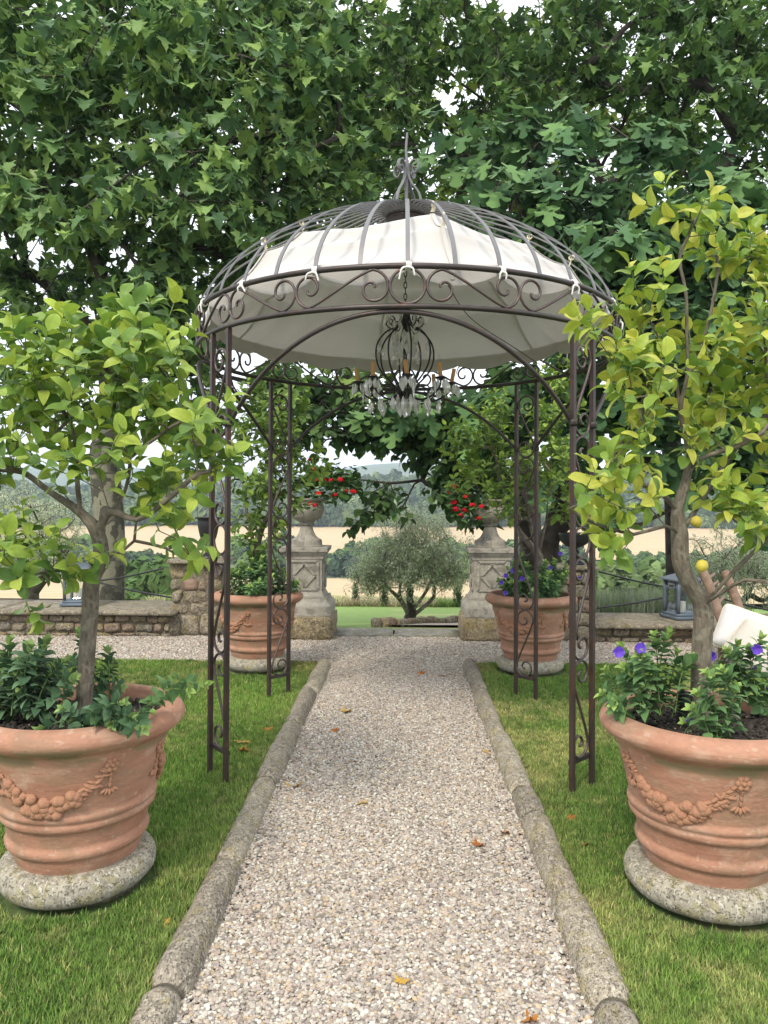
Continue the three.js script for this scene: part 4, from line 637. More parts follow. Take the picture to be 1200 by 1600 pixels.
// put leaves on a plant: those that show largest as parts, the rest as one part of stuff
const viewM = camera.matrixWorld.clone().invert();
function shows(p, s, q, margin = 0.03) { const v = p.clone().applyMatrix4(viewM); if (v.z > -0.3) return 0; const x = v.x / -v.z * F0 / 600, y = v.y / -v.z * F0 / 800; if (Math.abs(x) > 1 + margin || Math.abs(y) > 1 + margin) return 0; const nrm = V(0, 1, 0).applyQuaternion(q), e = camera.position.clone().sub(p).normalize(); return s * s / (v.z * v.z) * (0.35 + Math.abs(nrm.dot(e))) * Math.pow(1 / -v.z, 1.2); }
function foliage(root, leaves, shapes, pal, mk, most = 300, name = 'leaf', rest = 'foliage') {
  const base = root.position, mats = pal.map((c) => mk(C(...c))), white = mk(C(1, 1, 1));
  for (const l of leaves) l.v = shows(l.p, l.s, l.q); leaves.sort((a, b) => b.v - a.v);
  const sets = shapes.map(() => [[], []]);
  leaves.forEach((l, i) => {
    if (i < most && l.v > 0) { const m = part(name, shapes[l.k], mats[l.c], root); m.position.copy(l.p).sub(base); m.quaternion.copy(l.q); m.scale.setScalar(l.s); }
    else { const c = pal[l.c], f = l.f ?? 1; sets[l.k][0].push(mat4(l.p.clone().sub(base), l.q, l.s)); sets[l.k][1].push(C(c[0] * f, c[1] * f, c[2] * f)); }
  });
  shapes.forEach((g, k) => { if (sets[k][0].length) instanced(rest, g, white, sets[k][0], sets[k][1], root); });
}
const woody = (root, tree, sides, mat, minR = 0, thinMat = mat) => { const [a, b] = tree.build(sides, minR), off = (g) => g.translate(-root.position.x, -root.position.y, -root.position.z); if (a.length) part('trunk', off(merge(a)), mat, root); if (b.length) part('branches', off(merge(b)), thinMat, root); };

// ---------- lemon trees in the pots ----------
const oval = (t) => Math.pow(Math.sin(Math.PI * Math.pow(t, 0.85)), 0.62);
const lemonLeaf = [leafGeo(1, 0.54, { fold: 0.28, curl: 0.45, seg: 9, wave: 0.035, shape: oval }), leafGeo(1, 0.48, { fold: 0.15, curl: 0.9, seg: 9, wave: -0.04, shape: oval }), leafGeo(1, 0.6, { fold: 0.42, curl: 0.2, seg: 9, wave: 0.05, shape: oval })];
const lemonMat = (c) => leafMat(c, M.veins, 0.45, 0.38);
function shoot(tip, dir, L, n, size, r, out, twigs, pal, bias, base = [0, 0, 0]) {
  const p1 = tip.clone().addScaledVector(dir, L), mid = tip.clone().addScaledVector(dir, L * 0.5).add(r.dir().multiplyScalar(L * 0.06)); twigs.push(tube([tip, mid, p1], (t) => 0.0032 * (1 - 0.6 * t) * (size / 0.09), 5));
  const side = dir.clone().cross(r.dir()).normalize(), other = dir.clone().cross(side); let a = r() * TAU;
  for (let i = 0; i < n; i++) {
    const t = (i + 0.4) / n, rad = side.clone().multiplyScalar(Math.cos(a)).addScaledVector(other, Math.sin(a)), th = R(mix(88, 24, t) + r.r(-14, 14)); a += 2.4 + r.r(-0.4, 0.4);
    const td = dir.clone().multiplyScalar(Math.cos(th)).addScaledVector(rad, Math.sin(th)); td.y -= 0.25 * (1 - t) + r.r(-0.05, 0.25); td.normalize();
    const nn = dir.clone().multiplyScalar(Math.sin(th)).addScaledVector(rad, -Math.cos(th)).add(r.dir().multiplyScalar(0.35)).normalize();
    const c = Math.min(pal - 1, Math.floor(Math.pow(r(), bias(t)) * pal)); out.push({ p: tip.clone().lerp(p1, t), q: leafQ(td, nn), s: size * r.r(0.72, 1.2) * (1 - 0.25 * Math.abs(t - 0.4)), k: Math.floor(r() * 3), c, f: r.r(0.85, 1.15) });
  }
}
function lemonTree(label, pot, limbs, clouds, nT, size, seed, { pal, rootR = 0.05, upright = 0.5, leaves = 8, lemons = [], stray = 0.5, group, shootL = 1.25, tip = 0.0011, bark }) {
  const r = rng(seed), base = V(pot[0], 0.64, pot[1]), t = thing('lemon_tree', label, 'lemon tree', base.toArray(), group), tr = new Tree(), ends = {};
  for (const [key, from, pts] of limbs) { const list = pts.map(([x, y, d]) => P(x, y, d)); ends[key] = { a: tr.n.length }; const start = from ? (() => { const [k, i] = from.split(':'); return ends[k].a + Number(i); })() : -1; tr.path(list, start); }
  const handmade = tr.n.length, tips = tr.reach(cloud(clouds, nT, r), r, { step: size * 1.3, up: 0.22, from: Math.min(1, tr.n.length - 1), jit: 0.2, straight: 0.6 });
  tr.weigh(tip, 0.75, rootR); for (let i = 0; i < handmade; i++) tr.n[i].r = Math.max(tr.n[i].r, size * 0.075); woody(t, tr, 8, bark ?? M.lemonBark, 0.0018);
  const out = [], twigs = [];
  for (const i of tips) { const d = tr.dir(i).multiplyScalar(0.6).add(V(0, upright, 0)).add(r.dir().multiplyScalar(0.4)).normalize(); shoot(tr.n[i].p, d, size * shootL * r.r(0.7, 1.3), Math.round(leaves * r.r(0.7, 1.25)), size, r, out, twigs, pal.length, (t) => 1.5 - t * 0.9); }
  tr.n.forEach((a, i) => { if (a.w <= 3 && a.par >= 0 && r() < stray) { const d = tr.dir(i), rad = d.clone().cross(r.dir()).normalize(), td = rad.clone().addScaledVector(d, 0.5).add(V(0, r.r(-0.6, 0.2), 0)).normalize(); out.push({ p: a.p.clone(), q: leafQ(td, V(0, 1, 0).add(r.dir().multiplyScalar(0.6)).normalize()), s: size * r.r(0.8, 1.25), k: Math.floor(r() * 3), c: Math.floor(r() * pal.length * 0.7), f: 1 }); } });
  for (const g of twigs) g.translate(-base.x, -base.y, -base.z); part('twigs', merge(twigs), M.greenStem, t).userData.kind = 'stuff';
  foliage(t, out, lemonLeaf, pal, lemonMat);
  for (const [x, y, d, s] of lemons) { const g = lathe([[0.001, -1.25], [0.12, -1.22], [0.22, -1.08], [0.62, -0.82], [0.95, -0.3], [0.98, 0.2], [0.78, 0.7], [0.4, 0.98], [0.15, 1.04], [0.001, 1.02]], 28, 40); g.scale(s, s, s); g.rotateZ(r.r(-0.4, 0.4)); const m = part('lemon', g, M.lemon, t); m.position.copy(P(x, y, d)).sub(base); }
  return t;
}
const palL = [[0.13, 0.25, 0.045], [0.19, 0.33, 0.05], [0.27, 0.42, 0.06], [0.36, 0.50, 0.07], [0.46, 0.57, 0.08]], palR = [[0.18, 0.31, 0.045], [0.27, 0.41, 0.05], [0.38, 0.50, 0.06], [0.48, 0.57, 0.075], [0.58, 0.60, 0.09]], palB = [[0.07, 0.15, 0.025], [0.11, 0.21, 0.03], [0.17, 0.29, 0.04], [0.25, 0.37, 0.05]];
const dl = 2.86;
lemonTree('leafy lemon tree with a straight trunk growing from the near left pot', POTS.fl, [
  ['T', null, [[128, 1150, dl], [131, 1100, dl], [136, 1020, dl], [141, 950, dl], [144, 905, dl], [158, 876, dl]]], ['A', 'T:5', [[152, 832, dl - 0.02], [172, 800, dl - 0.05], [195, 768, dl - 0.06], [203, 716, dl - 0.04], [186, 660, dl], [174, 612, dl], [184, 576, dl - 0.02]]], ['A2', 'A:0', [[126, 801, dl + 0.02], [120, 738, dl], [115, 678, dl - 0.05]]],
  ['B', 'T:4', [[120, 890, dl - 0.04], [86, 892, dl - 0.1], [56, 905, dl - 0.14]]], ['Cc', 'T:5', [[176, 868, dl + 0.08], [210, 845, dl + 0.1], [259, 856, dl + 0.14]]], ['D', 'A:3', [[230, 694, dl - 0.08], [262, 670, dl - 0.12], [300, 650, dl - 0.1]]], ['E', 'A2:0', [[80, 770, dl + 0.1], [40, 740, dl + 0.16], [0, 735, dl + 0.2]]], ['G', 'A:1', [[215, 812, dl - 0.1], [262, 780, dl - 0.16], [310, 740, dl - 0.18]]],
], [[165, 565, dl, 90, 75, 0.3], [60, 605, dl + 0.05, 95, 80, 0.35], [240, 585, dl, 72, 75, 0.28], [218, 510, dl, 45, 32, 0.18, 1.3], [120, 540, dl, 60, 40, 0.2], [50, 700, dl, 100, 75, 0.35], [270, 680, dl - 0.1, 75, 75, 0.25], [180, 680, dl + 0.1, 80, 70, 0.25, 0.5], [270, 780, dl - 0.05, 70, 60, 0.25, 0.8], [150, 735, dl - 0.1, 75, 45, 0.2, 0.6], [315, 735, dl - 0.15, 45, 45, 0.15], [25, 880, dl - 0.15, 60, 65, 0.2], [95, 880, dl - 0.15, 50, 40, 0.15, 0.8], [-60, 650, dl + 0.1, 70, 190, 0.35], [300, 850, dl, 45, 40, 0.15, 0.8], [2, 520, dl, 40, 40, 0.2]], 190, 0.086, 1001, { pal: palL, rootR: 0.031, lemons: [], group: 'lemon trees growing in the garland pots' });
lemonTree('sparse yellow-green lemon tree with a lemon growing from the near right pot', POTS.fr, [
  ['T', null, [[1094, 1170, 2.84], [1094, 1110, 2.84], [1096, 1020, 2.84], [1098, 945, 2.84]]], ['L', 'T:3', [[1078, 912, 2.82], [1064, 880, 2.8], [1062, 835, 2.8], [1059, 797, 2.8], [1072, 750, 2.82], [1075, 705, 2.84], [1063, 640, 2.84], [1056, 590, 2.86]]], ['U', 'L:6', [[1074, 585, 2.8], [1073, 520, 2.78], [1072, 460, 2.78], [1062, 400, 2.78], [1075, 370, 2.78], [1086, 340, 2.78]]], ['S', 'U:0', [[1100, 530, 2.84], [1116, 460, 2.84], [1120, 400, 2.84]]],
  ['K', 'T:3', [[1120, 922, 2.78], [1146, 893, 2.74], [1185, 855, 2.7], [1225, 815, 2.68]]], ['K2', 'T:3', [[1130, 925, 2.7], [1164, 906, 2.62], [1210, 912, 2.56]]], ['W', 'L:3', [[1035, 772, 2.74], [1012, 760, 2.7], [975, 745, 2.66], [962, 718, 2.64]]], ['X', 'L:2', [[1085, 800, 2.92], [1110, 760, 2.98], [1150, 700, 3.0], [1190, 660, 3.0]]], ['Y', 'L:2', [[1040, 822, 2.72], [990, 835, 2.66], [940, 822, 2.6], [890, 795, 2.58]]],
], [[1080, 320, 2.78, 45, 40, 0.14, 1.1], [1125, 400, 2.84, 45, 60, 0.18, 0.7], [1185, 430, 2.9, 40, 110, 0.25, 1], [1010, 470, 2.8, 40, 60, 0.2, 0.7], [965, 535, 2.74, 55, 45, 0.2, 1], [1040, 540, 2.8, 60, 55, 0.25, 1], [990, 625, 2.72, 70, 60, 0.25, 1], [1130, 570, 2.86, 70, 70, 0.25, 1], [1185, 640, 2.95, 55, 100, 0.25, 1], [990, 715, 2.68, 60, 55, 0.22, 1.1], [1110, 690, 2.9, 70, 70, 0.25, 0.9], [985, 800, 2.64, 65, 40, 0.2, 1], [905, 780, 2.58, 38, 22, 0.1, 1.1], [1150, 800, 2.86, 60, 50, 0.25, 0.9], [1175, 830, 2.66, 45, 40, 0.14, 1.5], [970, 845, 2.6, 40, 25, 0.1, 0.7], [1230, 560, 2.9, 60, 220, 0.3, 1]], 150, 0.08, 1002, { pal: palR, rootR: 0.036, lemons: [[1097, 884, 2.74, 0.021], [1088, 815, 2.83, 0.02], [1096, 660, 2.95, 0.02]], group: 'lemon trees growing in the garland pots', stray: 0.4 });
lemonTree('small lemon tree in the far left pot behind the left gazebo legs', POTS.bl, [['T', null, [[404, 955, 6.55], [402, 900, 6.55], [400, 860, 6.55], [412, 820, 6.5]]], ['A', 'T:2', [[385, 800, 6.6], [380, 750, 6.6]]], ['B', 'T:3', [[430, 780, 6.5], [430, 720, 6.5], [425, 660, 6.5]]]],
  [[400, 660, 6.6, 35, 60, 0.3], [440, 680, 6.5, 30, 60, 0.3], [400, 750, 6.5, 40, 60, 0.35], [450, 760, 6.5, 35, 50, 0.3], [385, 830, 6.5, 30, 40, 0.25, 0.7], [480, 740, 6.5, 30, 35, 0.25, 0.8], [430, 830, 6.4, 30, 40, 0.2, 0.6], [460, 640, 6.5, 22, 40, 0.25, 0.8], [375, 690, 6.5, 22, 70, 0.3, 0.8]], 175, 0.082, 1003, { pal: [[0.10, 0.19, 0.03], [0.15, 0.26, 0.04], [0.21, 0.34, 0.05], [0.28, 0.42, 0.065]], rootR: 0.036, upright: 0.8, leaves: 8, group: 'lemon trees growing in the garland pots'});
lemonTree('tall upright lemon tree in the far right pot behind the gazebo', POTS.br, [['T', null, [[838, 955, 6.55], [840, 905, 6.55], [842, 870, 6.55]]], ['A', 'T:2', [[812, 830, 6.5], [785, 770, 6.5], [770, 700, 6.5], [765, 650, 6.5]]], ['B', 'T:2', [[852, 820, 6.6], [860, 740, 6.6], [862, 650, 6.6]]], ['D', 'T:2', [[825, 800, 6.45], [815, 720, 6.45]]]],
  [[770, 670, 6.5, 38, 50, 0.3], [730, 700, 6.5, 35, 45, 0.25, 0.9], [775, 750, 6.5, 60, 45, 0.35], [715, 760, 6.5, 25, 25, 0.2, 0.5], [865, 640, 6.6, 40, 50, 0.3], [855, 720, 6.5, 55, 55, 0.35], [805, 800, 6.45, 50, 30, 0.3, 0.9], [880, 780, 6.5, 35, 40, 0.25], [775, 640, 6.5, 14, 28, 0.1, 1.4], [868, 590, 6.6, 30, 25, 0.2]], 180, 0.078, 1004, { pal: [[0.15, 0.27, 0.04], [0.21, 0.34, 0.05], [0.28, 0.42, 0.06], [0.36, 0.50, 0.08]], rootR: 0.04, upright: 1.1, leaves: 9, group: 'lemon trees growing in the garland pots'});

// ---------- balloon flowers and other plants in the pots ----------
const bellShape = (t) => Math.pow(Math.sin(Math.PI * Math.pow(t, 0.72)), 0.75);
const bellLeaf = [leafGeo(1, 0.56, { fold: 0.22, curl: 0.35, seg: 6, shape: bellShape }), leafGeo(1, 0.5, { fold: 0.15, curl: 0.7, seg: 6, shape: bellShape }), leafGeo(1, 0.62, { fold: 0.32, curl: 0.15, seg: 6, shape: bellShape })];
const bellMat = (c) => leafMat(c, M.veins, 0.2, 0.25);
const bell = (() => { const list = []; for (let k = 0; k < 5; k++) { const g = leafGeo(0.036, 0.034, { fold: -0.3, curl: -0.5, seg: 4, shape: (t) => t < 0.4 ? 0.7 + t * 0.6 : Math.pow((1 - t) / 0.6, 0.9) * 0.94, stalk: 0.02 }); g.rotateX(-0.75); g.rotateY(k / 5 * TAU); list.push(g); } return merge(list); })();
function bellPlant(label, base, stems, seed, { size = 0.056, pal, flowers = [], buds = 3, most = 160, group, gap = 0.019 }) {
  const r = rng(seed), t = thing('balloon_flower', label, 'potted plant', base.toArray(), group), out = [], tubes = [];
  for (const [b, top] of stems) {
    const L = b.distanceTo(top), c = b.clone().lerp(top, 0.55).add(V(0, L * 0.14, 0)).add(r.dir().multiplyScalar(L * 0.05)), pts = spline([b, c, top], 10); tubes.push(tube(pts, (q) => 0.0028 - 0.0014 * q, 5)); let a = r() * TAU; const n = Math.max(4, Math.round(L / gap));
    for (let i = 0; i < n; i++) { const u = 0.12 + 0.88 * i / (n - 1), f = u * 9.99, k = Math.floor(f), p = pts[k].clone().lerp(pts[k + 1], f - k), d = pts[k + 1].clone().sub(pts[k]).normalize(), sd = d.clone().cross(V(0.3, 0.2, 1)).normalize(), ot = d.clone().cross(sd), m = i === n - 1 ? 4 : 2 + (r() < 0.5 ? 1 : 0); for (let j = 0; j < m; j++) { a += TAU / m + r.r(-0.3, 0.3); const rad = sd.clone().multiplyScalar(Math.cos(a)).addScaledVector(ot, Math.sin(a)), th = R(mix(82, 30, Math.pow(u, 2.5)) + r.r(-12, 12)), td = d.clone().multiplyScalar(Math.cos(th)).addScaledVector(rad, Math.sin(th)), nn = d.clone().multiplyScalar(Math.sin(th)).addScaledVector(rad, -Math.cos(th)).add(V(0, 0.3, 0)).normalize(); const young = u > 0.86; out.push({ p, q: leafQ(td, nn), s: size * r.r(0.8, 1.2) * (young ? 0.62 : mix(1.05, 0.85, u)), k: Math.floor(r() * 3), c: young ? pal.length - 1 : Math.floor(r() * (pal.length - 1)), f: r.r(0.85, 1.15) }); } a += 0.9; }
  }
  part('stems', merge(tubes.map((g) => g.translate(-base.x, -base.y, -base.z))), M.greenStem, t).userData.kind = 'stuff';
  foliage(t, out, bellLeaf, pal, bellMat, most);
  for (const [x, y, d, tilt = 0.5] of flowers) { const m = part('flower', bell, M.purple, t); m.position.copy(P(x, y, d)).sub(base); m.quaternion.setFromUnitVectors(V(0, 1, 0), V(r.r(-0.5, 0.5), tilt, 1).normalize()); }
  for (let i = 0; i < buds; i++) { const s = stems[Math.floor(r() * stems.length)][1], g = new THREE.SphereGeometry(0.009, 10, 8); const m = part('bud', g, i % 2 ? M.purple : M.greenStem, t); m.position.copy(s).sub(base).add(V(0, 0.012, 0)); }
  return t;
}
const palBell = [[0.07, 0.155, 0.075], [0.10, 0.20, 0.10], [0.14, 0.255, 0.14], [0.085, 0.18, 0.075], [0.28, 0.42, 0.14]], palBellR = [[0.09, 0.20, 0.07], [0.125, 0.255, 0.09], [0.175, 0.32, 0.12], [0.11, 0.23, 0.08], [0.34, 0.50, 0.14]];
const st = (b, tops, d, r) => tops.map(([x, y]) => [P(b[0] + r.r(-22, 22) + (x - b[0]) * 0.35, b[1] + r.r(-8, 6), d + r.r(-0.05, 0.05)), P(x, y, d + r.r(-0.07, 0.07))]);
{
  const r = rng(1101);
  bellPlant('bushy balloon flower with two open violet blooms inside the near right pot, left side', P(1010, 1125, 2.78), st([1010, 1120], [[948, 1050], [972, 1012], [1000, 1024], [1022, 995], [1045, 990], [944, 1085], [962, 1100], [990, 1060], [1020, 1045], [1058, 1022], [1062, 1060], [1035, 1075], [1000, 1095], [975, 1045], [1080, 1030]], 2.78, r), 1102, { pal: palBellR, flowers: [[966, 1019, 2.68, 0.2], [1000, 1015, 2.72, 0.5]], buds: 5 });
  bellPlant('upright balloon flower growing in front of the trunk in the near right pot', P(1125, 1160, 2.62), st([1122, 1160], [[1082, 1110], [1092, 1085], [1106, 1055], [1130, 1050], [1150, 1078], [1122, 1110], [1090, 1172], [1100, 1130], [1140, 1100], [1075, 1130]], 2.62, r), 1103, { pal: palBellR, flowers: [], buds: 2 });
  bellPlant('balloon flower at the right frame edge behind the trunk in the near right pot', P(1172, 1100, 2.95), st([1172, 1095], [[1120, 1030], [1138, 1020], [1152, 1008], [1170, 1016], [1188, 1000], [1205, 1020], [1215, 1050], [1180, 1050], [1200, 1080], [1150, 1050], [1190, 1110], [1215, 1110]], 2.95, r), 1104, { pal: palBellR, flowers: [[1110, 1024, 2.9, 0.1], [1180, 1014, 2.88, 0.1]], buds: 4 });
  bellPlant('dense blue-green plant at the left side of the near left pot', P(45, 1120, 2.78), st([45, 1120], [[5, 1025], [30, 1040], [58, 1030], [82, 1052], [-10, 1060], [20, 1075], [55, 1070], [95, 1062], [105, 1085], [70, 1095], [0, 1095], [-30, 1040], [-30, 1090], [40, 1060], [15, 1005], [48, 1012], [70, 1008], [100, 1035], [35, 1085], [85, 1078], [112, 1062]], 2.78, r), 1105, { pal: palBell, buds: 0, size: 0.064 });
  bellPlant('leafy stems standing close behind the trunk in the near left pot', P(140, 1095, 3.05), st([145, 1095], [[124, 990], [168, 1018], [178, 1040], [115, 1030], [185, 1075], [160, 1060]], 3.03, r), 1106, { pal: palBell, buds: 0, size: 0.056 });
  bellPlant('low creeping plant spilling over the front rim of the near left pot', P(150, 1130, 2.6), st([150, 1128], [[64, 1138], [100, 1108], [118, 1125], [145, 1142], [152, 1112], [188, 1098], [205, 1120], [232, 1112], [130, 1148], [175, 1130], [222, 1138], [195, 1135]], 2.6, r), 1107, { pal: palBell, buds: 0, size: 0.056, gap: 0.016 });
  bellPlant('long green sprig leaning out over the right rim of the near left pot', P(222, 1112, 2.72), [[P(222, 1112, 2.72), P(318, 1068, 2.68)], [P(222, 1112, 2.72), P(290, 1078, 2.66)]], 1108, { pal: palBellR, buds: 0, size: 0.056, gap: 0.028 });
  const dense = (cx, rx, y0, n, d) => { const l = []; for (let i = 0; i < n; i++) { const a = r() * TAU, q = Math.sqrt(r()), x = cx + Math.cos(a) * q * rx * 0.7, dd = d + Math.sin(a) * q * 0.24, hgt = mix(78, 30, q * q) * r.r(0.7, 1.1); l.push([P(x, y0, dd), P(cx + Math.cos(a) * q * rx * 1.2, y0 - hgt, d + Math.sin(a) * q * 0.36)]); } return l; };
  bellPlant('dark bushy plant filling the far left pot', P(410, 945, 6.55), dense(405, 52, 945, 44, 6.5), 1109, { pal: palBellR, buds: 0, size: 0.062, most: 300 });
  bellPlant('bushy balloon flower with many violet blooms filling the far right pot', P(833, 948, 6.55), dense(838, 55, 945, 50, 6.5), 1110, { pal: palBellR, size: 0.06, most: 300, buds: 5, flowers: [[802, 892, 6.25, 0.2], [782, 910, 6.3, 0.1], [860, 888, 6.3, 0.3], [815, 904, 6.2, 0.1], [874, 866, 6.4, 0.4], [789, 926, 6.2, 0], [896, 892, 6.4, 0.2], [790, 900, 6.3, 0.3], [904, 904, 6.35, 0.1]] });
  // black irrigation pipe in the near right pot
  solo('drip_pipe', tube([P(1069, 1124, 2.83), P(1069, 1082, 2.83)], 0.026, 12), M.black, 'short black pipe sticking out of the soil beside the near right trunk', 'pipe');
}
// ---------- red geraniums in the urns ----------
const roundLeaf = lobedLeaf([[0.2, -0.1], [0.46, 0.02], [0.52, 0.3], [0.44, 0.62], [0.24, 0.85], [0, 0.9]], { fold: 0.15, curl: 0.5, centre: [0, 0.35] });
const petal = (() => { const l = [], r = rng(1201); for (let i = 0; i < 16; i++) { const d = r.dir(); if (d.y < -0.5) d.y *= -1; for (let k = 0; k < 4; k++) { const g = leafGeo(0.02, 0.02, { fold: -0.2, curl: 0.2, seg: 2, shape: () => 1 }); g.rotateY(k / 4 * TAU); g.applyQuaternion(new THREE.Quaternion().setFromUnitVectors(V(0, 1, 0), d)); g.translate(d.x * 0.032, d.y * 0.025, d.z * 0.032); l.push(g); } } return merge(l); })();
function geranium(label, base, cl, n, flowers, seed) {
  const r = rng(seed), t = thing('geranium', label, 'flowering plant', base.toArray()), tr = new Tree(); tr.path([base, base.clone().add(V(0, 0.08, 0))]);
  const fl = flowers.map(([x, y, d]) => P(x, y, d)), tips = tr.reach(cloud(cl, n, r).concat(fl.map((p) => p.clone())), r, { step: 0.1, up: 0.3 }); tr.weigh(0.0028, 0.3); woody(t, tr, 5, M.greenStem, 0.002);
  const out = []; for (const i of tips) for (let k = 0; k < 5; k++) { const o = r.dir(); o.y *= 0.4; o.normalize(); const d = r.r(0, 1); out.push({ p: tr.n[i].p.clone().addScaledVector(r.dir(), 0.05), q: leafQ(o.clone().add(V(0, -0.3 * d, 0)).normalize(), V(0, 1, 0).addScaledVector(o, d).normalize()), s: r.r(0.055, 0.085), k: 0, c: Math.floor(r() * 3), f: r.r(0.8, 1.2) }); }
  foliage(t, out, [roundLeaf], [[0.04, 0.10, 0.02], [0.06, 0.14, 0.03], [0.09, 0.19, 0.04]], (c) => leafMat(c, null, 0.1, 0.3), 120);
  for (const p of fl) { const m = part('flower', petal, M.red, t); m.position.copy(p).sub(base); m.rotation.y = r() * TAU; m.scale.setScalar(r.r(0.75, 1.15)); }
}
geranium('red geranium trailing from the stone urn on the left pedestal', V(-1.02, 1.5, -8.45), [[490, 760, 8.4, 40, 28, 0.25], [530, 745, 8.3, 35, 22, 0.2], [505, 735, 8.4, 30, 20, 0.2]], 70, [[486, 718, 8.2], [494, 750, 8.15], [509, 752, 8.15], [517, 751, 8.1], [532, 750, 8.1], [498, 772, 8.1], [523, 774, 8.1], [540, 768, 8.1], [552, 769, 8.15], [484, 788, 8.1], [493, 790, 8.1], [489, 734, 8.2]], 1202);
geranium('red geranium growing from the stone urn on the right pedestal', V(1.035, 1.5, -8.45), [[745, 775, 8.4, 45, 25, 0.25], [715, 780, 8.3, 25, 20, 0.2]], 55, [[711, 760, 8.1], [703, 769, 8.1], [728, 776, 8.1], [712, 796, 8.1], [720, 806, 8.1], [709, 786, 8.1], [738, 790, 8.1], [752, 792, 8.1], [748, 810, 8.1], [726, 798, 8.1]], 1203);

// ---------- the big trees behind ----------
const planeHalf = [[0.10, 0.02], [0.34, -0.08], [0.46, 0.02], [0.38, 0.10], [0.33, 0.20], [0.48, 0.30], [0.66, 0.46], [0.50, 0.48], [0.40, 0.50], [0.27, 0.56], [0.27, 0.70], [0.20, 0.80], [0.10, 0.88], [0, 1.04]];
const planeLeaf = [lobedLeaf(planeHalf, { fold: 0.3, curl: 0.45, seed: 1 }), lobedLeaf(planeHalf.map(([x, z]) => [x * 0.9, z]), { fold: 0.1, curl: 0.9, seed: 2 }), lobedLeaf(planeHalf.map(([x, z]) => [x * 1.06, z * 0.96]), { fold: 0.5, curl: 0.25, seed: 3 })];
const figHalf = [[0.08, 0.03], [0.24, -0.05], [0.42, 0.06], [0.43, 0.18], [0.27, 0.29], [0.24, 0.36], [0.36, 0.46], [0.53, 0.56], [0.55, 0.68], [0.42, 0.72], [0.22, 0.58], [0.16, 0.60], [0.19, 0.76], [0.25, 0.88], [0.17, 0.98], [0, 1.02]];
const figLeaf = [lobedLeaf(figHalf, { fold: 0.25, curl: 0.5, seed: 4 }), lobedLeaf(figHalf.map(([x, z]) => [x * 1.1, z]), { fold: 0.12, curl: 0.8, seed: 5 }), lobedLeaf(figHalf.map(([x, z]) => [x * 0.95, z]), { fold: 0.4, curl: 0.3, seed: 6 })];
const heartHalf = [[0.2, -0.08], [0.42, 0.04], [0.48, 0.26], [0.38, 0.54], [0.2, 0.8], [0, 1]];
const heartLeaf = [lobedLeaf(heartHalf, { fold: 0.2, curl: 0.5, seed: 7 }), lobedLeaf(heartHalf, { fold: 0.4, curl: 0.2, seed: 8 }), lobedLeaf(heartHalf, { fold: 0.1, curl: 0.9, seed: 9 })];
function bigTree(name, label, category, base, limbs, clouds, n, { shapes, pal, leaf, per, spread, rootR, tip, bark, thinBark, seed, gloss = 0.2, through = 0.35, droop = [0.1, 1.2], step = 0.45, most = 300, group, face = 0.25, leafMap = null, up = 0.15, crownBias = 1 }) {
  const r = rng(seed), t = thing(name, label, category, base.toArray(), group), tr = new Tree(), at = {};
  for (const [k, from, pts] of limbs) { const list = pts.map((q) => q.isVector3 ? q : P(...q)); at[k] = tr.n.length; const [fk, fi] = from ? from.split(':') : []; tr.path(list, from ? at[fk] + Number(fi) : -1); }
  const tips = tr.reach(cloud(clouds, n, r), r, { step, up, from: 1, jit: 0.22, straight: 0.7 }); tr.weigh(tip, 0.46, rootR);
  const out = [], twigs = [], toCam = V(0, 0, 1);
  for (const i of tips) {
    const p = tr.n[i].p, d0 = tr.dir(i);
    for (let b = 0; b < 3; b++) { const e = p.clone().add(r.dir().multiplyScalar(spread)).addScaledVector(d0, spread * 0.4); twigs.push(tube([p, p.clone().lerp(e, 0.5).add(V(0, spread * 0.1, 0)), e], (q) => tip * (0.8 - 0.5 * q), 4, false));
      for (let k = 0; k < per / 3; k++) { const u = 0.25 + 0.75 * r(), o = r.dir(); o.y = 0; o.normalize(); o.addScaledVector(toCam, face).normalize(); const dr = R(90) * Math.min(1, Math.max(0, r.r(...droop) * 0.6)), td = o.clone().multiplyScalar(Math.cos(dr)).add(V(0, -Math.sin(dr), 0)), nn = o.clone().multiplyScalar(Math.sin(dr)).add(V(0, Math.cos(dr), 0)).add(r.dir().multiplyScalar(0.35)).normalize(); const s = r.r(leaf[0], leaf[1]); out.push({ p: p.clone().lerp(e, u).add(r.dir().multiplyScalar(spread * 0.25)).addScaledVector(td, s * 0.25), q: leafQ(td, nn), s, k: Math.floor(r() * shapes.length), c: Math.min(pal.length - 1, Math.floor(Math.pow(r(), crownBias) * pal.length)), f: r.r(0.8, 1.2) }); } }
  }
  woody(t, tr, 7, bark, tip * 0.6, thinBark ?? bark); part('twigs', merge(twigs).translate(-base.x, -base.y, -base.z), thinBark ?? bark, t).userData.kind = 'stuff';
  foliage(t, out, shapes, pal, (c) => leafMat(c, leafMap, gloss, through), most); return t;
}
const palPlane = [[0.06, 0.13, 0.045], [0.095, 0.19, 0.058], [0.135, 0.245, 0.068], [0.19, 0.31, 0.08], [0.26, 0.39, 0.095]], palPlane2 = [[0.055, 0.115, 0.036], [0.08, 0.16, 0.042], [0.115, 0.21, 0.05], [0.16, 0.27, 0.06]], palFig = [[0.048, 0.115, 0.044], [0.072, 0.155, 0.058], [0.10, 0.20, 0.07], [0.14, 0.255, 0.08]], palDark = [[0.035, 0.085, 0.025], [0.055, 0.12, 0.03], [0.10, 0.19, 0.045]];
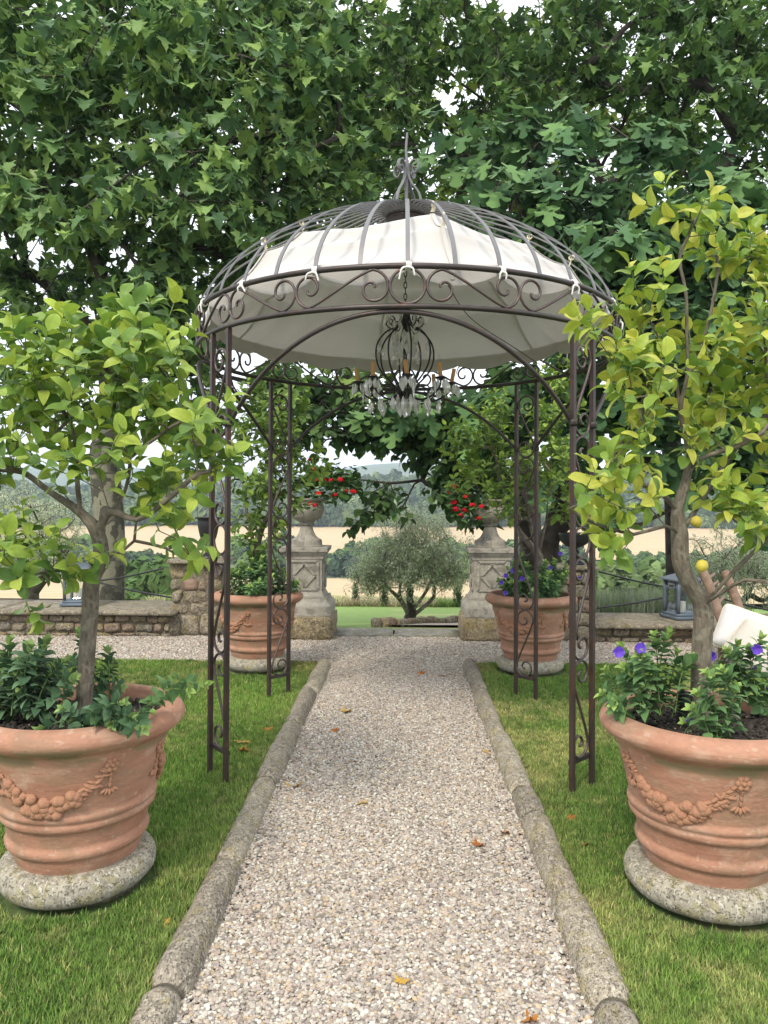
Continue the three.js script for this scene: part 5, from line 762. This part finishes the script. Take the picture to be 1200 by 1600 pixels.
bigTree('plane_tree', 'plane tree with mottled trunk behind the left wall and crown over the upper left', 'tree', P(172, 960, 9.6), [['T', null, [[172, 985, 9.6], [171, 940, 9.6], [172, 870, 9.6], [170, 800, 9.6], [165, 700, 9.6], [160, 560, 9.6], [150, 430, 9.7]]], ['A', 'T:5', [[110, 470, 9.4], [40, 420, 9.2], [-40, 380, 9.0]]], ['B', 'T:5', [[215, 420, 9.3], [225, 330, 9.0], [230, 200, 8.8], [225, 60, 8.8], [250, -150, 8.9]]], ['D', 'T:6', [[240, 280, 10], [310, 120, 10], [370, -60, 10]]], ['E', 'T:4', [[260, 590, 9.5], [360, 590, 9.4], [450, 610, 9.3]]], ['G', 'A:1', [[40, 300, 8.9], [45, 180, 8.6], [10, 60, 8.5]]], ['H', 'T:4', [[90, 600, 9.9], [10, 540, 10], [-60, 520, 10]]]],
  [[10, 300, 8.6, 70, 90, 0.6, 0.8], [15, 420, 9, 50, 40, 0.5, 0.5], [50, 110, 8.4, 150, 130, 1.0], [220, 80, 8.6, 160, 130, 1.2], [400, 90, 9.0, 150, 140, 1.3, 1.1], [90, 300, 8.2, 140, 90, 1.0], [300, 270, 8.4, 150, 100, 1.1], [470, 290, 9.2, 110, 110, 1.0], [230, 410, 8.6, 130, 60, 0.8], [50, 450, 9.2, 90, 60, 0.8, 0.7], [240, 520, 9.2, 110, 70, 0.8, 1.1], [370, 430, 9.3, 90, 70, 0.7], [100, 600, 9.8, 110, 60, 0.6, 0.8], [300, 620, 9.6, 70, 50, 0.5, 0.9], [440, 615, 9.3, 70, 45, 0.45, 1.5], [500, 600, 9.3, 50, 30, 0.4, 1], [330, 690, 9.5, 50, 40, 0.4, 0.8], [500, 130, 9.6, 100, 130, 1.2], [250, -220, 9.0, 300, 150, 1.8, 0.6], [-130, 250, 9, 90, 260, 1.4, 0.6]], 575, { shapes: planeLeaf, pal: palPlane, leaf: [0.10, 0.185], per: 30, spread: 0.36, rootR: 0.19, tip: 0.007, bark: M.planeBark, thinBark: M.darkBark, seed: 1301, crownBias: 0.95, gloss: 0.4 });
bigTree('plane_tree', 'tall plane tree with a slim dark trunk behind the right wall', 'tree', P(1056, 960, 9.5), [['T', null, [[1056, 985, 9.5], [1056, 920, 9.5], [1054, 800, 9.6], [1050, 640, 9.8], [985, 430, 10.2], [935, 270, 10.4]]], ['A', 'T:5', [[905, 200, 10.4], [868, 150, 10.4], [845, 60, 10.4], [840, -120, 10.4]]], ['B', 'T:5', [[970, 200, 10.3], [1010, 130, 10.1], [1070, 50, 10.0], [1120, -80, 10]]], ['D', 'T:3', [[1080, 480, 9.6], [1100, 350, 9.5], [1150, 220, 9.4], [1200, 90, 9.4]]], ['E', 'A:0', [[800, 180, 10.8], [720, 130, 10.9], [650, 60, 11]]], ['F', 'A:1', [[925, 100, 10.6], [935, -60, 10.6]]]],
  [[720, 60, 10.6, 110, 90, 1.1, 0.8], [860, 70, 10.2, 130, 110, 1.3], [1010, 60, 10, 130, 110, 1.3], [1150, 90, 9.6, 110, 130, 1.2], [800, 220, 10.6, 90, 80, 1.0, 0.8], [1000, 250, 10.4, 120, 70, 0.9, 0.6], [1150, 260, 9.8, 90, 90, 0.9, 0.8], [620, 100, 10.4, 80, 120, 1.2, 0.9], [600, 250, 10.2, 80, 70, 0.9, 0.9], [700, 230, 10.9, 60, 50, 0.8, 0.4], [900, -200, 10.2, 330, 150, 1.8, 0.6], [1290, 200, 9.6, 80, 240, 1.4, 0.6]], 360, { shapes: planeLeaf, pal: palPlane2, leaf: [0.09, 0.165], per: 30, spread: 0.38, rootR: 0.12, tip: 0.007, bark: M.darkBark, seed: 1302 });
bigTree('plane_tree', 'paler plane tree filling the gaps farther behind the gazebo dome', 'tree', V(2.55, -0.9, -14.6), [['T', null, [V(2.55, -1, -14.6), V(2.5, 1.5, -14.6), V(2.1, 3.6, -14.6), V(1.4, 5.2, -14.6)]], ['A', 'T:3', [V(-0.9, 6.6, -14.4), V(-2.0, 8.2, -14.2)]], ['B', 'T:3', [V(1.7, 6.8, -14.5), V(2.6, 8.6, -14.4)]], ['D', 'T:3', [V(0.4, 7, -14.2), V(0.2, 9, -14)]]],
  [[560, 350, 14.2, 110, 110, 1.2], [700, 300, 14.2, 100, 100, 1.2, 0.7], [650, 80, 14, 130, 110, 1.4, 0.9], [820, 130, 14.2, 130, 130, 1.4], [440, 420, 14.2, 90, 80, 1.2], [800, 340, 14.4, 100, 100, 1.2], [500, 130, 14.2, 120, 120, 1.3], [1000, 230, 14.4, 120, 110, 1.3], [560, 560, 14.4, 60, 50, 0.8, 0.9], [700, -150, 14, 260, 120, 1.6, 0.5]], 240, { shapes: planeLeaf, pal: [[0.09, 0.17, 0.03], [0.13, 0.22, 0.035], [0.18, 0.27, 0.04], [0.22, 0.30, 0.045]], leaf: [0.14, 0.22], per: 24, spread: 0.5, rootR: 0.22, tip: 0.009, bark: M.darkBark, seed: 1303, most: 120, through: 0.5 });
bigTree('fig_tree', 'broad fig tree with large lobed leaves behind the right side of the gazebo', 'tree', P(866, 930, 8.95), [['T', null, [[872, 950, 8.95], [862, 890, 8.9], [858, 840, 8.8], [900, 800, 8.6], [950, 745, 8.4], [985, 660, 8.3]]], ['A', 'T:2', [[880, 760, 8.6], [900, 640, 8.4], [890, 500, 8.2], [860, 350, 8.1]]], ['B', 'T:5', [[1040, 540, 8.1], [1080, 400, 8.0], [1100, 280, 8.1]]], ['D', 'T:3', [[1000, 820, 8.5], [1100, 760, 8.3]]], ['E', 'A:0', [[820, 690, 8.6], [740, 650, 8.6], [640, 640, 8.7]]]],
  [[850, 330, 7.9, 110, 90, 0.7], [780, 370, 8.1, 60, 70, 0.5, 0.8], [990, 380, 7.8, 110, 100, 0.8], [1120, 350, 7.9, 100, 100, 0.8], [900, 480, 7.9, 110, 90, 0.7], [1060, 520, 7.9, 120, 100, 0.8], [1180, 540, 8.0, 80, 130, 0.8, 0.8], [960, 620, 8.1, 100, 80, 0.6], [1090, 680, 8.2, 110, 80, 0.6, 0.9], [1180, 760, 8.3, 70, 60, 0.5, 0.6], [740, 640, 8.4, 80, 50, 0.5], [640, 640, 8.6, 60, 40, 0.4], [820, 600, 8.3, 80, 60, 0.5], [740, 230, 8.5, 80, 50, 0.6, 0.6], [850, 210, 8.3, 90, 50, 0.6, 0.7], [1010, 250, 8.1, 70, 50, 0.5, 0.5], [1290, 500, 8.2, 60, 220, 0.9, 0.5], [900, 760, 8.6, 70, 40, 0.4, 0.6]], 330, { shapes: figLeaf, pal: palFig, leaf: [0.15, 0.29], per: 12, spread: 0.26, rootR: 0.13, tip: 0.008, bark: M.darkBark, seed: 1304, gloss: 0.12, through: 0.3, face: 0.5 });
bigTree('redbud_tree', 'dark heart-leaved tree whose boughs hang between the two pedestals', 'tree', P(690, 950, 10.2).setX(1.9), [['T', null, [V(1.75, -0.3, -9.9), V(1.7, 0.9, -9.8), V(1.5, 1.6, -9.6), V(1.1, 2.0, -9.3)]], ['A', 'T:3', [[700, 700, 9.0], [660, 750, 8.8], [610, 755, 8.7], [560, 780, 8.6]]], ['B', 'T:3', [[660, 640, 9.2], [580, 640, 9.1], [510, 650, 9.1]]], ['D', 'A:1', [[690, 765, 8.7], [730, 790, 8.6]]]],
  [[560, 655, 9.0, 65, 40, 0.4], [500, 630, 9.2, 45, 35, 0.35, 0.8], [625, 665, 9.0, 55, 35, 0.4], [690, 700, 8.9, 45, 40, 0.4], [750, 710, 9.0, 45, 40, 0.4], [595, 780, 8.6, 42, 24, 0.3, 0.6], [565, 808, 8.55, 20, 12, 0.15, 0.7], [700, 770, 8.6, 35, 25, 0.25, 0.9], [735, 800, 8.6, 25, 16, 0.2, 0.9], [540, 760, 8.7, 25, 20, 0.2, 0.7], [470, 690, 9.2, 35, 35, 0.3, 0.7], [650, 695, 8.9, 50, 24, 0.3, 1], [700, 660, 9.0, 60, 40, 0.4, 1], [745, 745, 8.9, 40, 25, 0.3, 0.8]], 210, { shapes: heartLeaf, pal: palDark, leaf: [0.075, 0.12], per: 15, spread: 0.2, rootR: 0.09, tip: 0.005, bark: M.darkBark, seed: 1305, step: 0.2, through: 0.45, face: 0.4 });
// ---------- olives ----------
const oliveLeaf = [leafGeo(1, 0.22, { fold: 0.25, curl: 0.3, seg: 2 }), leafGeo(1, 0.18, { fold: 0.1, curl: -0.3, seg: 2 })];
const palOlive = [[0.36, 0.41, 0.24], [0.44, 0.49, 0.30], [0.52, 0.56, 0.38], [0.60, 0.63, 0.47]];
bigTree('olive_tree', 'round silvery olive tree on the lawn seen between the two pedestals', 'tree', P(640, 976, 14.3), [['T', null, [[640, 980, 14.3], [641, 965, 14.3], [644, 955, 14.3]]], ['A', 'T:1', [[628, 940, 14.2], [612, 924, 14.1], [596, 905, 14.0], [580, 888, 14]]], ['B', 'T:2', [[640, 935, 14.4], [632, 920, 14.5], [634, 890, 14.5]]], ['D', 'T:2', [[655, 940, 14.2], [668, 920, 14.1], [676, 900, 14.1]]], ['E', 'T:1', [[660, 950, 14.4], [678, 932, 14.5], [692, 920, 14.6]]]],
  [[598, 882, 14.1, 52, 44, 0.6], [650, 858, 14.2, 64, 50, 0.8], [692, 876, 14.3, 50, 44, 0.6], [642, 824, 14.3, 52, 26, 0.5], [575, 905, 14, 26, 26, 0.35], [712, 905, 14.3, 24, 24, 0.35, 0.8], [645, 900, 13.8, 70, 32, 0.5, 0.9]], 420, { shapes: oliveLeaf, pal: palOlive, leaf: [0.06, 0.10], per: 72, spread: 0.19, rootR: 0.12, tip: 0.004, bark: M.darkBark, thinBark: M.bark, seed: 1401, step: 0.2, most: 0, gloss: 0.05, through: 0.35, droop: [-0.6, 1.0], group: 'olive trees beyond the terrace' });
bigTree('olive_tree', 'silvery olive tree behind the left wall at the left frame edge', 'tree', P(40, 980, 13).setY(-0.7), [['T', null, [[45, 985, 13], [45, 955, 13], [50, 930, 13]]], ['A', 'T:2', [[20, 890, 13], [-10, 850, 13]]], ['B', 'T:2', [[80, 890, 13], [105, 860, 13]]]],
  [[20, 810, 13, 70, 50, 0.8], [90, 820, 13, 50, 45, 0.7], [-40, 850, 13, 60, 60, 0.8], [110, 870, 13, 35, 30, 0.5], [40, 870, 12.9, 70, 35, 0.6, 0.8]], 220, { shapes: oliveLeaf, pal: palOlive, leaf: [0.06, 0.10], per: 60, spread: 0.2, rootR: 0.12, tip: 0.004, bark: M.darkBark, thinBark: M.bark, seed: 1402, step: 0.22, most: 0, gloss: 0.05, through: 0.35, droop: [-0.6, 1.0], group: 'olive trees beyond the terrace' });
bigTree('olive_tree', 'silvery olive tree with dark stems behind the right wall and the garden chair', 'tree', P(1150, 985, 11.5).setY(-0.5), [['T', null, [[1145, 990, 11.5], [1145, 965, 11.5], [1140, 940, 11.5]]], ['A', 'T:1', [[1120, 930, 11.4], [1110, 890, 11.4]]], ['B', 'T:1', [[1170, 930, 11.4], [1185, 890, 11.4]]]],
  [[1110, 870, 11.5, 45, 45, 0.6], [1170, 880, 11.5, 55, 45, 0.7], [1210, 920, 11.4, 45, 45, 0.6], [1100, 925, 11.3, 35, 22, 0.4, 0.7], [1140, 910, 11.3, 45, 30, 0.5, 0.7]], 170, { shapes: oliveLeaf, pal: palOlive, leaf: [0.06, 0.10], per: 51, spread: 0.19, rootR: 0.09, tip: 0.004, bark: M.darkBark, thinBark: M.bark, seed: 1403, step: 0.2, most: 0, gloss: 0.05, through: 0.35, droop: [-0.6, 1.0], group: 'olive trees beyond the terrace' });
// ---------- cypresses, tall grass, distant woods ----------
{
  const r = rng(1501), white = leafMat(C(1, 1, 1), null, 0, 0.2);
  const tuft = (seed, n, w, lean) => { const q = rng(seed), pos = [], ix = []; for (let b = 0; b < n; b++) { const a = q() * TAU, h = q.r(0.5, 1), l = q.r(0.05, lean), ox = q.r(-0.12, 0.12), oz = q.r(-0.12, 0.12), dx = Math.cos(a), dz = Math.sin(a), i = pos.length / 3; pos.push(ox - dz * w, 0, oz + dx * w, ox + dz * w, 0, oz - dx * w, ox + dx * l * 0.4 - dz * w, h * 0.65, oz + dz * l * 0.4 + dx * w, ox + dx * l * 0.4 + dz * w, h * 0.65, oz + dz * l * 0.4 - dx * w, ox + dx * l, h, oz + dz * l); ix.push(i, i + 1, i + 2, i + 1, i + 3, i + 2, i + 2, i + 3, i + 4); } return geo(pos, ix); };
  const cyp = (label, x, z, h, w, seed) => { const t = thing('cypress', label, 'cypress', [x, groundY(x, z), z], 'small cypresses beyond the lawn'), q = rng(seed), ms = [], cs = []; part('trunk', tube([V(0, 0, 0), V(0, h * 0.5, 0), V(0, h * 0.9, 0)], 0.03, 6), M.darkBark, t); const g = leafGeo(1, 0.35, { seg: 2, curl: 0.2 }); for (let i = 0; i < 420; i++) { const y = q(), a = q() * TAU, rr = w * (0.35 + 0.65 * Math.sin(Math.PI * Math.pow(0.08 + y * 0.9, 0.7))) * Math.sqrt(q()), d = V(Math.cos(a) * 0.5, 1, Math.sin(a) * 0.5).normalize(), f = q.r(0.7, 1.3); ms.push(mat4(V(Math.cos(a) * rr, y * h, Math.sin(a) * rr), leafQ(d, V(-Math.cos(a), 0.5, -Math.sin(a)).normalize()), h * 0.13)); cs.push(C(0.06 * f, 0.10 * f, 0.035 * f)); } instanced('crown', g, white, ms, cs, t); };
  const at = (px, d) => (px - 626) / F0 * d + 0.035;
  cyp('stubby cypress left of the olive crown at the lawn edge', at(556, 20.8), -20.8, 0.62, 0.10, 1); cyp('stubby cypress behind the left of the olive trunk', at(601, 20.6), -20.6, 0.75, 0.11, 2); cyp('stubby cypress at the right of the olive beside the right pedestal', at(716, 20.6), -20.6, 0.85, 0.14, 3); cyp('tiny young cypress close to the right side of the left pedestal', at(510, 20.4), -20.4, 0.25, 0.05, 4); cyp('slim tall cypress in the field seen just right of the right gazebo leg', at(925, 34), -34, 1.9, 0.17, 5);
  const pale = [], pc = []; for (let i = 0; i < 2600; i++) { const x = r.r(-7, 7), z = r.r(-20.4, -22.6), f = r.r(0.8, 1.2), b = fbm(x * 1.2 + 30, z, 1502, 3), green = b < 0.42 || r() < 0.15; pale.push(mat4(V(x, groundY(x, z) - 0.03, z), new THREE.Quaternion().setFromAxisAngle(V(0, 1, 0), r() * TAU), V(0.8, r.r(0.16, 0.36), 0.8))); const c = green ? [0.20, 0.29, 0.08] : [0.48, 0.42, 0.27]; pc.push(C(c[0] * f, c[1] * f, c[2] * f)); }
  instanced(numbered('tall_grass'), tuft(1511, 12, 0.012, 0.5), white, pale, pc, scene);
  const lav = [], lc = []; for (let i = 0; i < 1500; i++) { const x = r.r(2.3, 4.4), z = r.r(-9.5, -12.4), f = r.r(0.8, 1.2); lav.push(mat4(V(x, groundY(x, z) - 0.02, z), new THREE.Quaternion().setFromAxisAngle(V(0, 1, 0), r() * TAU), V(0.6, r.r(0.35, 0.65), 0.6))); const c = r() < 0.5 ? [0.38, 0.42, 0.30] : [0.26, 0.34, 0.15]; lc.push(C(c[0] * f, c[1] * f, c[2] * f)); }
  for (let i = 0; i < 500; i++) { const x = r.r(-2.6, -1.6), z = r.r(-9.4, -10.6), f = r.r(0.8, 1.2); lav.push(mat4(V(x, groundY(x, z) - 0.02, z), new THREE.Quaternion().setFromAxisAngle(V(0, 1, 0), r() * TAU), V(0.5, r.r(0.3, 0.5), 0.5))); lc.push(C(0.24 * f, 0.28 * f, 0.17 * f)); }
  const lo = instanced(numbered('lavender'), tuft(1512, 14, 0.009, 0.45), white, lav, lc, scene);
  // leafy balls that stand for far trees, many small faces each
  const ball = (seed) => { const q = rng(seed), pos = [], ix = []; for (let i = 0; i < 230; i++) { const d = q.dir(); if (d.y < -0.4) d.y *= -1; const lump = 0.72 + 0.5 * n3(V(d.x + seed, d.y, d.z), 2.2, seed), c = d.clone().multiplyScalar(lump * q.r(0.8, 1)), a = d.clone().cross(q.dir()).normalize(), b = d.clone().addScaledVector(q.dir(), 0.9).cross(a).normalize(), s = q.r(0.10, 0.2), k = pos.length / 3; for (const [u, v] of [[-1, -0.7], [1, -1], [0.8, 1], [-0.9, 0.8]]) pos.push(c.x + (a.x * u + b.x * v) * s, c.y * 0.95 + (a.y * u + b.y * v) * s + 0.7, c.z + (a.z * u + b.z * v) * s); ix.push(k, k + 1, k + 2, k, k + 2, k + 3); } return geo(pos, ix); };
  const balls = [ball(1521), ball(1522), ball(1523)];
  const wood = (name, list) => { for (let k = 0; k < 3; k++) { const l = list.filter((_, i) => i % 3 === k); instanced(numbered(name), balls[k], white, l.map((a) => a[0]), l.map((a) => a[1]), scene); } };
  const tree = (x, z, s, c) => { const f = r.r(0.7, 1.3), y = new THREE.Quaternion().setFromAxisAngle(V(0, 1, 0), r() * TAU); return [mat4(V(x, groundY(x, z) - s * 0.25, z), y, V(s * r.r(0.8, 1.15), s * r.r(0.85, 1.3), s)), C(c[0] * f, c[1] * f, c[2] * f)]; };
  const far = []; for (let i = 0; i < 5200; i++) { const d = 316 + 250 * Math.pow(r(), 1.3), x = r.r(-0.62, 0.62) * d; if (d > 400 && fbm(x * 0.012 + 7, d * 0.012, 1531, 2) > 0.66) continue; far.push(tree(x, -d, r.r(3.2, 6.4), r.pick([[0.10, 0.15, 0.06], [0.13, 0.18, 0.07], [0.16, 0.21, 0.08], [0.08, 0.12, 0.055]]))); } wood('far_woodland', far);
  const belt = []; for (let i = 0; i < 520; i++) { const d = r.r(151, 176), k = r.r(-0.62, 0.62), x = k * d, gap = fbm(k * 16 + 3, 0.5, 1532, 2); if (gap > 0.7) continue; belt.push(tree(x, -d, r.r(1.3, 2.4) + 1.6 * ss(0.3, 0.6, fbm(k * 11 + 9, 2, 1533, 2)), r.pick([[0.10, 0.17, 0.05], [0.085, 0.14, 0.05], [0.14, 0.22, 0.06], [0.05, 0.085, 0.05]]))); }
  for (const [a, b, n] of [[0.2, 0.37, 60], [-0.36, -0.30, 20]]) for (let i = 0; i < n; i++) { const d = r.r(40, 75), x = r.r(a, b) * d; belt.push(tree(x, -d, r.r(0.9, 2.0), r.pick([[0.07, 0.13, 0.035], [0.10, 0.16, 0.05], [0.13, 0.19, 0.07]]))); }
  wood('hedgerow', belt);
}
// ---------- fallen leaves ----------
{
  const r = rng(1601), g = [planeLeaf[0], planeLeaf[1], planeLeaf[2]];
  const onGround = (px, py, y) => { const d = P(px, py, 1).sub(camera.position); return camera.position.clone().addScaledVector(d, (y - camera.position.y) / d.y); };
  for (const [px, py, y, s, tone, label] of [[551, 1189, 0.015, 0.075, 0, 'curled orange plane leaf lying mid-path, upper of the two near the centre line'], [573, 1252, 0.015, 0.09, 2, 'ochre plane leaf lying flat near the middle of the gravel path'], [456, 1230, 0.015, 0.08, 2, 'yellowish plane leaf against the left kerb on the gravel'], [521, 1139, 0.015, 0.075, 1, 'brown leaf on the path level with the near gazebo legs'], [741, 1321, 0.015, 0.06, 1, 'rusty red leaf on the right half of the path'], [783, 1300, 0.015, 0.07, 1, 'reddish curled leaf close to the right kerb'], [625, 1537, 0.015, 0.045, 2, 'small ochre leaf low on the path near the camera'], [840, 1594, 0.015, 0.06, 0, 'orange leaf at the bottom edge of the picture on the right of the path'], [381, 1160, 0.065, 0.11, 2, 'large yellow plane leaf on the grass beside the near left gazebo leg'], [374, 1172, 0.065, 0.075, 0, 'orange leaf on the grass just below the large yellow leaf'], [421, 1137, 0.065, 0.07, 0, 'orange leaf on the grass near the left kerb'], [888, 1275, 0.065, 0.05, 1, 'brown leaf on the grass below the near right gazebo leg'], [920, 1317, 0.065, 0.055, 1, 'rust coloured leaf on the right lawn left of the near pot'], [655, 1050, 0.02, 0.08, 1, 'brown leaf on the gravel beyond the far gazebo legs'], [694, 1055, 0.02, 0.08, 0, 'orange brown leaf on the gravel at the far end of the right kerb'], [537, 1112, 0.02, 0.08, 2, 'ochre leaf on the path beside the far end of the left kerb'], [760, 1176, 0.02, 0.07, 2, 'yellow leaf on gravel touching the right kerb'], [75, 1004, 0.02, 0.15, 0, 'orange leaf lying below the left wall'], [256, 1440, 0.06, 0.035, 2, 'tiny yellow leaf on the grass right of the near left plinth']]) {
    const m = solo('fallen_leaf', r.pick(g), M.fallen[tone], label, 'fallen leaf', 'fallen plane leaves on gravel and grass'); m.position.copy(onGround(px, py, y)); m.rotation.set(r.r(-0.25, 0.15), r() * TAU, r.r(-0.3, 0.3)); m.scale.setScalar(s);
  }
}
renderer.render(scene, camera);
